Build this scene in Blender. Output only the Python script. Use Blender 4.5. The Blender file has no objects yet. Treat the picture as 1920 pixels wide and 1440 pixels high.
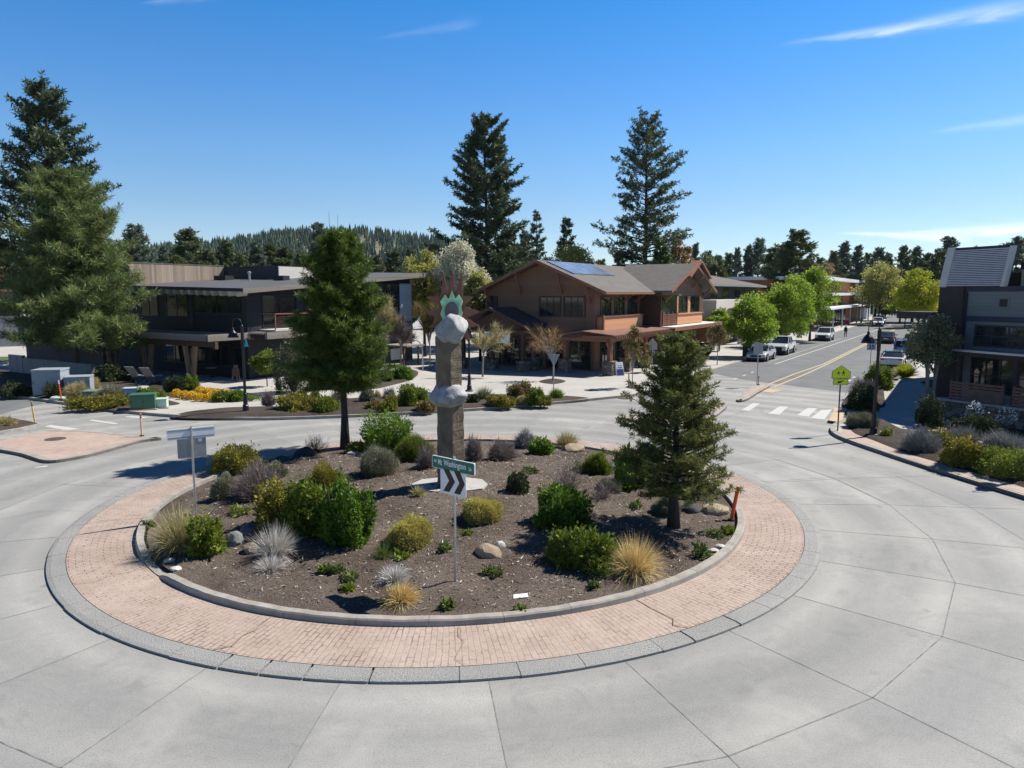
import bpy, math, random
import numpy as np
from mathutils import Vector, Matrix
R = math.radians
sc = bpy.context.scene
col = sc.collection
rnd = random.Random(11)
# ------------------------------------------------------------------ camera model (used to survey the place from the photo)
F, Y0, H = 1350.0, 550.0, 6.5
PIT = math.atan((720 - Y0) / F)
cp, sp = math.cos(PIT), math.sin(PIT)
def ray(px, py):
    u = (px - 960) / F; v = -(py - 720) / F
    return (u, cp + v * sp, -sp + v * cp)
def G(px, py, z=0.0):
    d = ray(px, py); t = (z - H) / d[2]
    return (d[0] * t, d[1] * t)
def AT(px, py, Y):
    d = ray(px, py); t = Y / d[1]
    return (d[0] * t, Y, H + d[2] * t)
def ZAT(py, Y):            # height seen at picture row py at distance Y
    d = ray(960, py); return H + d[2] * Y / d[1]
CX, CY = -1.93, 22.12      # roundabout centre
R_ISL, R_BRK, R_APR = 8.85, 10.36, 10.78
def zi(x, y):              # surface of the planted island
    r = math.hypot(x - CX, y - CY)
    return .14 + .36 * max(0, 1 - (r / 8.5) ** 2)
def GI(px, py):
    z = .3
    for _ in range(8):
        x, y = G(px, py, z); z = zi(x, y)
    return x, y, z
SX, SY = math.sin(R(32)), math.cos(R(32))     # street direction
BO = (6.75, 59.0)                             # corner of the brown building = origin of the street frame
def BW(lx, ly):
    return (BO[0] + lx * SX - ly * SY, BO[1] + lx * SY + ly * SX)
# ------------------------------------------------------------------ mesh builder
class MB:
    def __init__(s): s.v = []; s.f = []; s.m = []
    def add(s, vs, fs, m=0):
        o = len(s.v); s.v += [tuple(v) for v in vs]; s.f += [tuple(i + o for i in f) for f in fs]; s.m += [m] * len(fs); return s
    def box(s, x0, x1, y0, y1, z0, z1, m=0):
        return s.add([(x0,y0,z0),(x1,y0,z0),(x1,y1,z0),(x0,y1,z0),(x0,y0,z1),(x1,y0,z1),(x1,y1,z1),(x0,y1,z1)],
              [(0,3,2,1),(4,5,6,7),(0,1,5,4),(1,2,6,5),(2,3,7,6),(3,0,4,7)], m)
    def bar(s, p, q, w, h, m=0, up=(0,0,1)):
        p, q = Vector(p), Vector(q); d = (q - p).normalized(); u = Vector(up)
        if abs(d.dot(u)) > .98: u = Vector((0,1,0))
        a = d.cross(u).normalized(); b = a.cross(d).normalized(); a *= w/2; b *= h/2
        return s.add([p-a-b,p+a-b,p+a+b,p-a+b,q-a-b,q+a-b,q+a+b,q-a+b],
              [(0,1,2,3),(7,6,5,4),(0,4,5,1),(1,5,6,2),(2,6,7,3),(3,7,4,0)], m)
    def tube(s, path, rr, n=8, m=0, cap=True):
        path = [Vector(p) for p in path]; k = len(path)
        if not hasattr(rr, '__len__'): rr = [rr]*k
        o = len(s.v); t0 = (path[1]-path[0]).normalized()
        a = t0.cross(Vector((0,0,1)))
        if a.length < .05: a = t0.cross(Vector((1,0,0)))
        a.normalize()
        for i, p in enumerate(path):
            t = (path[min(i+1,k-1)]-path[max(i-1,0)]).normalized()
            a = (a - t*a.dot(t)).normalized(); b = t.cross(a)
            for j in range(n):
                an = 2*math.pi*j/n
                s.v.append(tuple(p + (a*math.cos(an)+b*math.sin(an))*rr[i]))
        for i in range(k-1):
            for j in range(n):
                j2 = (j+1)%n
                s.f.append((o+i*n+j, o+i*n+j2, o+(i+1)*n+j2, o+(i+1)*n+j)); s.m.append(m)
        if cap:
            s.f.append(tuple(o+j for j in reversed(range(n)))); s.f.append(tuple(o+(k-1)*n+j for j in range(n))); s.m += [m, m]
        return s
    def cyl(s, p, q, r0, r1=None, n=12, m=0): return s.tube([p, q], [r0, r0 if r1 is None else r1], n, m)
    def lathe(s, prof, c=(0,0,0), n=20, m=0):
        o = len(s.v)
        for r, z in prof:
            for j in range(n):
                a = 2*math.pi*j/n; s.v.append((c[0]+r*math.cos(a), c[1]+r*math.sin(a), c[2]+z))
        for i in range(len(prof)-1):
            for j in range(n):
                j2 = (j+1)%n; s.f.append((o+i*n+j,o+i*n+j2,o+(i+1)*n+j2,o+(i+1)*n+j)); s.m.append(m)
        s.f.append(tuple(o+j for j in reversed(range(n)))); s.f.append(tuple(o+(len(prof)-1)*n+j for j in range(n))); s.m += [m,m]
        return s
    def prism(s, poly, z0, z1, m=0, bottom=True):
        n = len(poly); o = len(s.v)
        ar = sum(poly[i][0]*poly[(i+1)%n][1]-poly[(i+1)%n][0]*poly[i][1] for i in range(n))
        if ar < 0: poly = list(reversed(poly))
        s.v += [(p[0],p[1],z0) for p in poly] + [(p[0],p[1],z1) for p in poly]
        fs = [tuple(o+n+i for i in range(n))] + [(o+i,o+(i+1)%n,o+n+(i+1)%n,o+n+i) for i in range(n)]
        if bottom: fs.append(tuple(o+i for i in reversed(range(n))))
        s.f += fs; s.m += [m]*len(fs); return s
    def ext(s, pts, vec, m=0):            # planar polygon in space pushed along vec
        n = len(pts); vec = Vector(vec); pts = [Vector(p) for p in pts]
        nn = Vector((0,0,0))
        for i in range(n): nn += pts[i].cross(pts[(i+1)%n])
        if nn.dot(vec) > 0: pts.reverse()
        return s.add(pts + [p+vec for p in pts], [tuple(range(n)), tuple(reversed(range(n,2*n)))] + [(i,n+i,n+(i+1)%n,(i+1)%n) for i in range(n)], m)
    def xform(s, M):
        s.v = [tuple(M @ Vector(v)) for v in s.v]; return s
    def build(s, name, mats, parent=None, smooth=False, bevel=0, loc=None, rz=None):
        me = bpy.data.meshes.new(name); me.from_pydata(s.v, [], s.f)
        if not isinstance(mats, (list, tuple)): mats = [mats]
        for mm in mats: me.materials.append(mm)
        if len(mats) > 1: me.polygons.foreach_set('material_index', s.m)
        if smooth: me.polygons.foreach_set('use_smooth', [True]*len(s.f))
        me.update()
        return link(name, me, parent, bevel, loc, rz)
def link(name, me, parent=None, bevel=0, loc=None, rz=None):
    o = bpy.data.objects.new(name, me); col.objects.link(o)
    if parent: o.parent = parent
    if loc is not None: o.location = loc
    if rz is not None: o.rotation_euler = (0,0,rz)
    if bevel:
        b = o.modifiers.new('bevel','BEVEL'); b.width = bevel; b.segments = 2; b.limit_method = 'ANGLE'; b.angle_limit = R(40)
    return o
def tag(o, label, cat, group=None):
    o['label'] = label; o['category'] = cat
    if group: o['group'] = group
    return o
def thing(name, label, cat, loc=(0,0,0), rz=0, group=None):
    o = bpy.data.objects.new(name, None); o.empty_display_size = .2; col.objects.link(o)
    o.location = loc; o.rotation_euler = (0,0,rz)
    return tag(o, label, cat, group)
def struct(o, kind='structure'):
    o['kind'] = kind; return o
KIDS = {}
def copy_tree(o, loc=None, rz=None, label=None, group=None, scale=None):
    c = o.copy(); col.objects.link(c)
    if loc is not None: c.location = loc
    if rz is not None: c.rotation_euler = (0,0,rz)
    if scale is not None: c.scale = scale if hasattr(scale,'__len__') else (scale,)*3
    if label: c['label'] = label
    if group: c['group'] = group
    def rec(src, dst):
        for ch in [x for x in bpy.data.objects if x.parent == src]:
            d = ch.copy(); col.objects.link(d); d.parent = dst; rec(ch, d)
    rec(o, c); return c
def catmull(pts, k=8, closed=False):
    P = [Vector((p[0],p[1],0)) for p in pts]; n = len(P); out = []
    for i in range(n if closed else n-1):
        g = (lambda j: P[j % n]) if closed else (lambda j: P[max(0,min(n-1,j))])
        a,b,c,d = g(i-1),g(i),g(i+1),g(i+2)
        for q in range(k):
            t = q/k
            v = .5*((2*b)+(c-a)*t+(2*a-5*b+4*c-d)*t*t+(3*b-a-3*c+d)*t**3)
            out.append((v.x,v.y))
    if not closed: out.append(tuple(pts[-1][:2]))
    return out
def strip(mb, pts, w, z, m=0, side=0, thick=0):
    """flat band along pts; side 0 centred, +1 left of travel, -1 right"""
    n = len(pts); L = []; Rr = []
    for i in range(n):
        a = pts[max(i-1,0)]; b = pts[min(i+1,n-1)]
        dx, dy = b[0]-a[0], b[1]-a[1]; l = math.hypot(dx,dy) or 1; nx, ny = -dy/l, dx/l
        lo, hi = (-w/2,w/2) if side == 0 else ((0,w) if side > 0 else (-w,0))
        L.append((pts[i][0]+nx*hi, pts[i][1]+ny*hi)); Rr.append((pts[i][0]+nx*lo, pts[i][1]+ny*lo))
    if not thick:
        vs = [(p[0],p[1],z) for p in L]+[(p[0],p[1],z) for p in Rr]
        mb.add(vs, [(n+i,n+i+1,i+1,i) for i in range(n-1)], m)
    else:
        vs = [(p[0],p[1],z) for p in L]+[(p[0],p[1],z) for p in Rr]+[(p[0],p[1],z-thick) for p in L]+[(p[0],p[1],z-thick) for p in Rr]
        fs = []
        for i in range(n-1):
            fs += [(n+i,n+i+1,i+1,i),(i,i+1,2*n+i+1,2*n+i),(3*n+i,3*n+i+1,n+i+1,n+i)]
        fs += [(0,2*n,3*n,n),(n-1,2*n-1,4*n-1,3*n-1)]
        mb.add(vs, fs, m)
    return mb
# ------------------------------------------------------------------ materials
class NT:
    def __init__(s, name):
        s.mat = bpy.data.materials.new(name); s.mat.use_nodes = True; s.t = s.mat.node_tree; s.t.nodes.clear()
        s.out = s.n('ShaderNodeOutputMaterial'); s.b = s.n('ShaderNodeBsdfPrincipled'); s.l(s.b.outputs[0], s.out.inputs[0])
    def n(s, typ, **kw):
        x = s.t.nodes.new(typ)
        for k, v in kw.items(): setattr(x, k, v)
        return x
    def l(s, a, b): s.t.links.new(a, b)
    def val(s, sock, v):
        if hasattr(v, 'is_linked') or hasattr(v, 'links'): s.l(v, sock)
        else: sock.default_value = v
    def math(s, op, a, b=0.0, c=None):
        x = s.n('ShaderNodeMath', operation=op); s.val(x.inputs[0], a); s.val(x.inputs[1], b)
        if c is not None: s.val(x.inputs[2], c)
        return x.outputs[0]
    def coord(s, which='Object'): return s.n('ShaderNodeTexCoord').outputs[which]
    def mapv(s, v, scale=(1,1,1), rot=(0,0,0)):
        x = s.n('ShaderNodeMapping'); x.inputs['Scale'].default_value = scale; x.inputs['Rotation'].default_value = rot; s.l(v, x.inputs[0]); return x.outputs[0]
    def noise(s, v, scale, detail=4, rough=.6, dist=0):
        x = s.n('ShaderNodeTexNoise'); x.inputs['Scale'].default_value = scale; x.inputs['Detail'].default_value = detail
        x.inputs['Roughness'].default_value = rough; x.inputs['Distortion'].default_value = dist; s.l(v, x.inputs['Vector']); return x.outputs[0]
    def ramp(s, fac, stops):
        x = s.n('ShaderNodeValToRGB'); e = x.color_ramp.elements
        while len(e) < len(stops): e.new(.5)
        for i, (p, c) in enumerate(stops):
            e[i].position = p; e[i].color = (*c, 1) if hasattr(c, '__len__') else (c, c, c, 1)
        s.l(fac, x.inputs[0]); return x.outputs[0]
    def mix(s, fac, a, b, mode='MIX'):
        x = s.n('ShaderNodeMix', data_type='RGBA', blend_type=mode); s.val(x.inputs[0], fac)
        for sock, v in ((x.inputs[6], a), (x.inputs[7], b)):
            if isinstance(v, tuple): sock.default_value = (*v, 1)
            else: s.l(v, sock)
        return x.outputs[2]
    def bump(s, h, strength=.4, dist=.02):
        x = s.n('ShaderNodeBump'); x.inputs['Strength'].default_value = strength; x.inputs['Distance'].default_value = dist
        s.l(h, x.inputs['Height']); s.l(x.outputs[0], s.b.inputs['Normal'])
    def fin(s, color=None, rough=.6, metal=0, spec=.4):
        if color is not None: s.val(s.b.inputs['Base Color'], (*color, 1) if isinstance(color, tuple) else color)
        s.val(s.b.inputs['Roughness'], rough); s.b.inputs['Metallic'].default_value = metal
        s.b.inputs['Specular IOR Level'].default_value = spec
        return s.mat
MATS = {}
def mat(name, c, rough=.6, metal=0, var=.15, scale=3, bump=0, bscale=None, spec=.4, stretch=(1,1,1)):
    """plain surface whose colour wanders a little"""
    if name in MATS: return MATS[name]
    t = NT(name); v = t.mapv(t.coord(), stretch)
    n = t.noise(v, scale, 5)
    a = tuple(max(0, x*(1-var)) for x in c); b = tuple(min(1, x*(1+var)) for x in c)
    f = t.ramp(n, [(.3, a), (.7, b)])
    if bump: t.bump(t.noise(v, bscale or scale*6, 4), bump, .02)
    MATS[name] = t.fin(f, rough, metal, spec); return MATS[name]
def siding(name, c, board=.18, rough=.65, var=.12, horizontal=True, depth=.5):
    """lap or vertical boards: thin grooves every `board` metres"""
    t = NT(name); v = t.coord(); s = t.n('ShaderNodeSeparateXYZ'); t.l(v, s.inputs[0])
    k = s.outputs[2] if horizontal else t.math('ADD', s.outputs[0], s.outputs[1])
    u = t.math('DIVIDE', k, board); fr = t.math('FRACT', u); fl = t.math('FLOOR', u)
    wn = t.n('ShaderNodeTexWhiteNoise', noise_dimensions='1D'); t.l(fl, wn.inputs['W'])
    n = t.noise(t.mapv(v, (1,1,6) if horizontal else (6,6,1)), 2.5, 5)
    m = t.math('ADD', t.math('MULTIPLY', wn.outputs[0], .6), t.math('MULTIPLY', n, .6))
    cc = t.ramp(m, [(.2, tuple(x*(1-var) for x in c)), (.9, tuple(min(1, x*(1+var)) for x in c))])
    gr = t.ramp(fr, [(0, .25), (.07, 1)]) if True else None
    t.bump(t.ramp(fr, [(0, 0.0), (.08, .7), (1, 1.0)]) if horizontal else t.ramp(fr, [(0, 0.0), (.06, 1.0)]), depth, .02)
    return t.fin(t.mix(.75, cc, gr, 'MULTIPLY'), rough)
def leafmat(name, c0, c1, c2, trans=.25, rough=.55, spec=.3, k=1.42):
    c0, c1, c2 = [tuple(min(.8, v*k) for v in c) for c in (c0, c1, c2)]
    t = NT(name); a = t.n('ShaderNodeAttribute'); a.attribute_name = 'tint'
    cc = t.ramp(a.outputs['Fac'], [(0.05, c0), (.5, c1), (.95, c2)])
    t.fin(cc, rough, 0, spec)
    if trans:
        tr = t.n('ShaderNodeBsdfTranslucent'); t.l(cc, tr.inputs[0]); mx = t.n('ShaderNodeMixShader'); mx.inputs[0].default_value = trans
        t.l(t.b.outputs[0], mx.inputs[1]); t.l(tr.outputs[0], mx.inputs[2]); t.l(mx.outputs[0], t.out.inputs[0])
    return t.mat
def glass(name, c=(.012,.014,.017), rough=.04):
    t = NT(name); n = t.noise(t.coord(), .7, 3)
    return t.fin(t.ramp(n, [(.4, c), (.65, tuple(x*1.8 for x in c))]), rough, 0, .6)
# ------------------------------------------------------------------ foliage arrays
def unit(a): return a / np.maximum(np.linalg.norm(a, axis=-1, keepdims=True), 1e-9)
def rand_dir(g, n): return unit(g.normal(size=(n,3)))
def rhomb(P, D, L, W, g, up=None):
    """one pointed leaf per row: base P, direction D, length L, width W"""
    n = len(P); L = np.broadcast_to(L, (n,))[:,None]; W = np.broadcast_to(W, (n,))[:,None]
    q = rand_dir(g, n) if up is None else unit(up + .45*g.normal(size=(n,3)))
    S = unit(np.cross(D, q))
    V = np.stack([P, P + D*L*.45 + S*W*.5, P + D*L, P + D*L*.45 - S*W*.5], 1)
    return V                                # (n,4,3)
def quads_mesh(name, V, tint, mt):
    n = len(V); me = bpy.data.meshes.new(name)
    me.vertices.add(n*4); me.vertices.foreach_set('co', np.ascontiguousarray(V, dtype=np.float32).ravel())
    me.loops.add(n*4); me.loops.foreach_set('vertex_index', np.arange(n*4, dtype=np.int32))
    me.polygons.add(n); me.polygons.foreach_set('loop_start', np.arange(0, n*4, 4, dtype=np.int32))
    a = me.attributes.new('tint', 'FLOAT', 'FACE'); a.data.foreach_set('value', np.clip(tint,0,1).astype(np.float32))
    me.materials.append(mt); me.update(); return me
def blades(P, D, L, W, bend, g, seg=3):
    """arching strips; returns quads (n*seg,4,3)"""
    n = len(P); L = np.broadcast_to(L,(n,))[:,None]; W = np.broadcast_to(W,(n,))[:,None]; bend = np.broadcast_to(bend,(n,))[:,None]
    S = unit(np.cross(D, rand_dir(g, n))); out = []
    def pt(t): 
        q = P + D*L*t; q = q.copy(); q[:,2] -= (bend*L*t*t)[:,0]; return q
    for i in range(seg):
        t0, t1 = i/seg, (i+1)/seg; w0, w1 = W*(1-t0*.85)/2, W*(1-t1*.85)/2
        a, b = pt(t0), pt(t1)
        out.append(np.stack([a-S*w0, a+S*w0, b+S*w1, b-S*w1], 1))
    return np.concatenate(out)
# ------------------------------------------------------------------ camera, sun, sky
cam = bpy.data.objects.new('camera', bpy.data.cameras.new('camera')); col.objects.link(cam); sc.camera = cam
cam.data.sensor_width = 36; cam.data.lens = 36*F/1920; cam.data.clip_end = 6000; cam.data.clip_start = .1
cam.location = (0,0,H); cam.rotation_euler = (R(90)-PIT, 0, 0)
SUN_EL, SUN_AZ = R(49), R(64)
sd = Vector((math.sin(SUN_AZ)*math.cos(SUN_EL), math.cos(SUN_AZ)*math.cos(SUN_EL), math.sin(SUN_EL)))
sl = bpy.data.lights.new('sun','SUN'); sl.energy = 4.8; sl.angle = R(.53); sl.color = (1,.95,.86)
so = bpy.data.objects.new('sun', sl); col.objects.link(so); so.rotation_euler = sd.to_track_quat('Z','Y').to_euler(); so.location = (40,30,60)
w = bpy.data.worlds.new('World'); sc.world = w; w.use_nodes = True; nt = w.node_tree; nt.nodes.clear()
wo = nt.nodes.new('ShaderNodeOutputWorld'); bg = nt.nodes.new('ShaderNodeBackground'); bg.inputs[1].default_value = .105
sky = nt.nodes.new('ShaderNodeTexSky'); sky.sky_type = 'NISHITA'; sky.sun_disc = False; sky.sun_elevation = SUN_EL; sky.sun_rotation = SUN_AZ
sky.altitude = 1100; sky.air_density = 1.0; sky.dust_density = .35; sky.ozone_density = 3.0
tc = nt.nodes.new('ShaderNodeTexCoord'); sep = nt.nodes.new('ShaderNodeSeparateXYZ'); nt.links.new(tc.outputs['Generated'], sep.inputs[0])
def wm(op, a, b=0.0):
    x = nt.nodes.new('ShaderNodeMath'); x.operation = op
    for i, v in enumerate((a, b)):
        if isinstance(v, (int, float)): x.inputs[i].default_value = v
        else: nt.links.new(v, x.inputs[i])
    return x.outputs[0]
azim = wm('ARCTAN2', sep.outputs[0], sep.outputs[1]); elev = wm('ARCSINE', sep.outputs[2])
def azel(px, py):
    d = Vector(ray(px, py)).normalized(); return math.atan2(d.x, d.y), math.asin(d.z)
cloud = None
for (p0, p1, wid, amp) in (((1450,86),(2010,-8),.0085,.50), ((1735,250),(1990,214),.006,.3), ((1560,437),(1830,446),.0050,1.0), ((1630,443),(2040,422),.008,.75), ((690,75),(905,38),.006,.10), ((260,8),(420,-18),.006,.22)):
    (a0,e0),(a1,e1) = azel(*p0), azel(*p1); L = math.hypot(a1-a0, e1-e0); ca, sa = (a1-a0)/L, (e1-e0)/L
    dx, dy = wm('SUBTRACT', azim, a0), wm('SUBTRACT', elev, e0)
    s_ = wm('DIVIDE', wm('ADD', wm('MULTIPLY', dx, ca), wm('MULTIPLY', dy, sa)), L)
    n_ = wm('SUBTRACT', wm('MULTIPLY', dy, ca), wm('MULTIPLY', dx, sa))
    cb = nt.nodes.new('ShaderNodeCombineXYZ'); nt.links.new(wm('MULTIPLY', s_, 7*L), cb.inputs[0]); nt.links.new(wm('MULTIPLY', n_, 42), cb.inputs[1])
    nz = nt.nodes.new('ShaderNodeTexNoise'); nz.inputs['Scale'].default_value = 1.6; nz.inputs['Detail'].default_value = 7; nz.inputs['Roughness'].default_value = .62; nz.inputs['Distortion'].default_value = .5; nt.links.new(cb.outputs[0], nz.inputs[0])
    nw = wm('ADD', n_, wm('MULTIPLY', wm('SUBTRACT', nz.outputs[0], .5), wid*1.6))
    wloc = wm('MULTIPLY', wm('ADD', wm('MINIMUM', wm('MAXIMUM', s_, 0.0), 1.0), .12), wid)
    q = wm('DIVIDE', nw, wloc); g = wm('POWER', 2.718, wm('MULTIPLY', wm('MULTIPLY', q, q), -1.0))
    ends = wm('MINIMUM', wm('MAXIMUM', wm('MULTIPLY', s_, 4.0), 0.0), 1.0); ends = wm('MULTIPLY', ends, wm('MINIMUM', wm('MAXIMUM', wm('MULTIPLY', wm('SUBTRACT', 1.0, s_), 4.0), 0.0), 1.0))
    c = wm('MULTIPLY', wm('MULTIPLY', g, ends), wm('MULTIPLY', wm('MAXIMUM', wm('SUBTRACT', nz.outputs[0], .18), 0.0), 1.6*amp))
    cloud = c if cloud is None else wm('MAXIMUM', cloud, c)
mx = nt.nodes.new('ShaderNodeMix'); mx.data_type = 'RGBA'; nt.links.new(wm('MINIMUM', cloud, .8), mx.inputs[0])
rp = nt.nodes.new('ShaderNodeValToRGB'); el_ = rp.color_ramp.elements          # deep clear high-desert sky: bluer and darker with height
stops = [(0,(.80,.80,.82)),(6.3,(.66,.76,.84)),(10.5,(.55,.80,.95)),(15,(.40,.77,1.04)),(21,(.20,.74,1.10)),(32,(.12,.42,.70)),(55,(.05,.16,.32)),(90,(.04,.12,.26))]
while len(el_) < len(stops): el_.new(.5)
for e_, (d_, c_) in zip(el_, stops): e_.position = d_/90; e_.color = (*[v*.9 for v in c_], 1)
nt.links.new(wm('DIVIDE', elev, math.pi/2), rp.inputs[0])
ml = nt.nodes.new('ShaderNodeMix'); ml.data_type = 'RGBA'; ml.blend_type = 'MULTIPLY'; ml.inputs[0].default_value = 1
nt.links.new(sky.outputs[0], ml.inputs[6]); nt.links.new(rp.outputs[0], ml.inputs[7])
nt.links.new(ml.outputs[2], mx.inputs[6]); mx.inputs[7].default_value = (8.2, 8.3, 8.5, 1)
nt.links.new(mx.outputs[2], bg.inputs[0]); nt.links.new(bg.outputs[0], wo.inputs[0])
vset = sc.view_settings; vset.view_transform = 'Standard'; vset.look = 'None'; vset.gamma = 1; vset.exposure = .72
sc.cycles.max_bounces = 6; sc.cycles.diffuse_bounces = 3; sc.cycles.transparent_max_bounces = 6; sc.cycles.use_denoising = True
# ------------------------------------------------------------------ ground materials
def road_mat():
    t = NT('road concrete'); v = t.coord(); s = t.n('ShaderNodeSeparateXYZ'); t.l(v, s.inputs[0])
    x = t.math('SUBTRACT', s.outputs[0], CX); y = t.math('SUBTRACT', s.outputs[1], CY)
    an = t.math('ARCTAN2', y, x); r = t.math('SQRT', t.math('ADD', t.math('MULTIPLY', x, x), t.math('MULTIPLY', y, y)))
    cb = t.n('ShaderNodeCombineXYZ'); t.l(t.math('MULTIPLY', an, 2.2), cb.inputs[0]); t.l(t.math('MULTIPLY', r, 1.1), cb.inputs[1])
    streak = t.noise(cb.outputs[0], 1.5, 6, .65)
    band = t.math('ABSOLUTE', t.math('SINE', t.math('MULTIPLY', t.math('SUBTRACT', r, 11.3), 1.55)))      # two wheel tracks a lane
    big = t.noise(v, .16, 4); fine = t.noise(v, 38, 3); med = t.noise(v, 5, 5, .7)
    base = t.ramp(big, [(.3, (.285,.284,.276)), (.7, (.37,.362,.338))])
    base = t.mix(t.math('MULTIPLY', t.math('MULTIPLY', band, streak), .95), base, (.185,.187,.186))
    base = t.mix(.35, base, t.ramp(med, [(.3, .72), (.7, 1.0)]), 'MULTIPLY')
    base = t.mix(.55, base, t.ramp(fine, [(.34, .55), (.5, 1.0), (.72, 1.12)]), 'MULTIPLY')
    cell = t.n('ShaderNodeCombineXYZ'); t.l(t.math('FLOOR', t.math('DIVIDE', t.math('ADD', an, R(2.0)), R(13.3))), cell.inputs[0]); t.l(t.math('ADD', t.math('GREATER_THAN', r, 13.5), t.math('GREATER_THAN', r, 17.2)), cell.inputs[1])
    wn = t.n('ShaderNodeTexWhiteNoise', noise_dimensions='3D'); t.l(cell.outputs[0], wn.inputs['Vector']); base = t.mix(1, base, t.ramp(wn.outputs[0], [(0,.90),(1,1.06)]), 'MULTIPLY')      # slabs cast on different days
    stain = t.noise(t.mapv(v, (1,1,1)), .75, 7, .72, 1.2); base = t.mix(t.ramp(stain, [(.53,0),(.70,.55)]), base, (.17,.168,.165))
    pale = t.noise(v, .32, 5, .6, .6); base = t.mix(t.ramp(pale, [(.54,0),(.75,.38)]), base, (.45,.44,.41))
    oil = t.n('ShaderNodeTexVoronoi'); oil.inputs['Scale'].default_value = .8; t.l(v, oil.inputs['Vector']); base = t.mix(t.math('MULTIPLY', t.ramp(t.math('ADD', oil.outputs['Distance'], t.math('MULTIPLY', med, .12)), [(.10,.6),(.17,0)]), t.ramp(big, [(.42,0),(.55,1)])), base, (.13,.128,.125))      # oil drips
    pit = t.n('ShaderNodeTexVoronoi'); pit.inputs['Scale'].default_value = 5; t.l(v, pit.inputs['Vector'])
    base = t.mix(t.ramp(pit.outputs['Distance'], [(.035, .55), (.07, 0)]), base, (.10,.10,.105))
    t.bump(fine, .35, .006)
    return t.fin(base, .78, 0, .25)
def asphalt_mat():
    t = NT('street asphalt'); v = t.coord(); n = t.noise(t.mapv(v, (.9,.9,.9), (0,0,R(-58))), .5, 5); f = t.noise(v, 60, 2)
    st = t.noise(t.mapv(v, (.05,1.6,1), (0,0,R(-58))), 1.0, 4)
    b = t.ramp(n, [(.3, (.125,.13,.136)), (.7, (.18,.182,.183))]); b = t.mix(.45, b, t.ramp(st, [(.35,.7),(.65,1)]), 'MULTIPLY'); b = t.mix(.6, b, t.ramp(f, [(.3,.7),(.7,1.15)]), 'MULTIPLY')
    t.bump(f, .3, .006); return t.fin(b, .8, 0, .25)
def soil_mat(name, a, b, chip, amt):
    t = NT(name); v = t.coord(); n = t.noise(v, .45, 8, .68); f = t.noise(v, 26, 5, .75); vo = t.n('ShaderNodeTexVoronoi'); vo.inputs['Scale'].default_value = 30; vo.inputs['Randomness'].default_value = 1; t.l(t.mapv(v,(1,2.2,1),(0,0,.6)), vo.inputs['Vector'])
    c = t.ramp(n, [(.30, a), (.62, b)]); c = t.mix(.85, c, t.ramp(f, [(.33, .38), (.5, .95), (.7, 1.5)]), 'MULTIPLY')
    sel = t.ramp(vo.outputs['Color'], [(1-amt-.04, 0), (1-amt, 1)]); shp = t.ramp(vo.outputs['Distance'], [(.30, 1), (.42, 0)])
    patch = t.ramp(t.noise(v, .55, 3), [(.42, .15), (.62, 1)])
    c = t.mix(t.math('MULTIPLY', t.math('MULTIPLY', sel, shp), patch), c, chip)
    t.bump(f, 1.0, .05); return t.fin(c, .95, 0, .1)
def brick_mat(name, c1, c2, mortar, uv=True, bw=.32, bh=.11, wear=.5):
    t = NT(name); v = t.coord('UV' if uv else 'Object')
    b = t.n('ShaderNodeTexBrick'); b.inputs['Scale'].default_value = 1; b.inputs['Brick Width'].default_value = bw; b.inputs['Row Height'].default_value = bh
    b.inputs['Mortar Size'].default_value = .013; b.inputs['Mortar Smooth'].default_value = .35; b.inputs['Bias'].default_value = 0
    dn = t.n('ShaderNodeTexNoise'); dn.inputs['Scale'].default_value = 6; dn.inputs['Detail'].default_value = 3; t.l(v, dn.inputs['Vector'])
    va = t.n('ShaderNodeVectorMath', operation='MULTIPLY_ADD'); t.l(dn.outputs['Color'], va.inputs[0]); va.inputs[1].default_value = (.05,.05,0); t.l(v, va.inputs[2]); t.l(va.outputs[0], b.inputs['Vector'])
    n = t.noise(v, .7, 5); f = t.noise(v, 22, 4); m2 = t.math('ADD', t.math('MULTIPLY', t.noise(v, 1.9, 4, .7), .6), t.math('MULTIPLY', t.noise(v, .16, 2), .4))
    c = t.ramp(n, [(.3, c1), (.7, c2)]); c = t.mix(.6, c, t.ramp(f, [(.3,.74),(.7,1.1)]), 'MULTIPLY'); dirt = t.noise(v, 1.1, 7, .7, 1.0); c = t.mix(t.ramp(dirt, [(.52,0),(.72,.5)]), c, (.30,.235,.20)); c = t.mix(1, c, t.ramp(t.math('FRACT', t.math('MULTIPLY', b.outputs['Color'], 1.0)) if False else t.noise(v, 3.2, 2), [(.3,.9),(.7,1.06)]), 'MULTIPLY')
    jf = t.math('MULTIPLY', b.outputs['Fac'], t.ramp(m2, [(.42, .05), (.56, wear)]))
    c = t.mix(jf, c, mortar)
    t.bump(t.math('ADD', t.math('MULTIPLY', b.outputs['Fac'], -1.0), t.math('MULTIPLY', f, .35)), .6, .012)
    return t.fin(c, .8, 0, .25)
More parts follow.
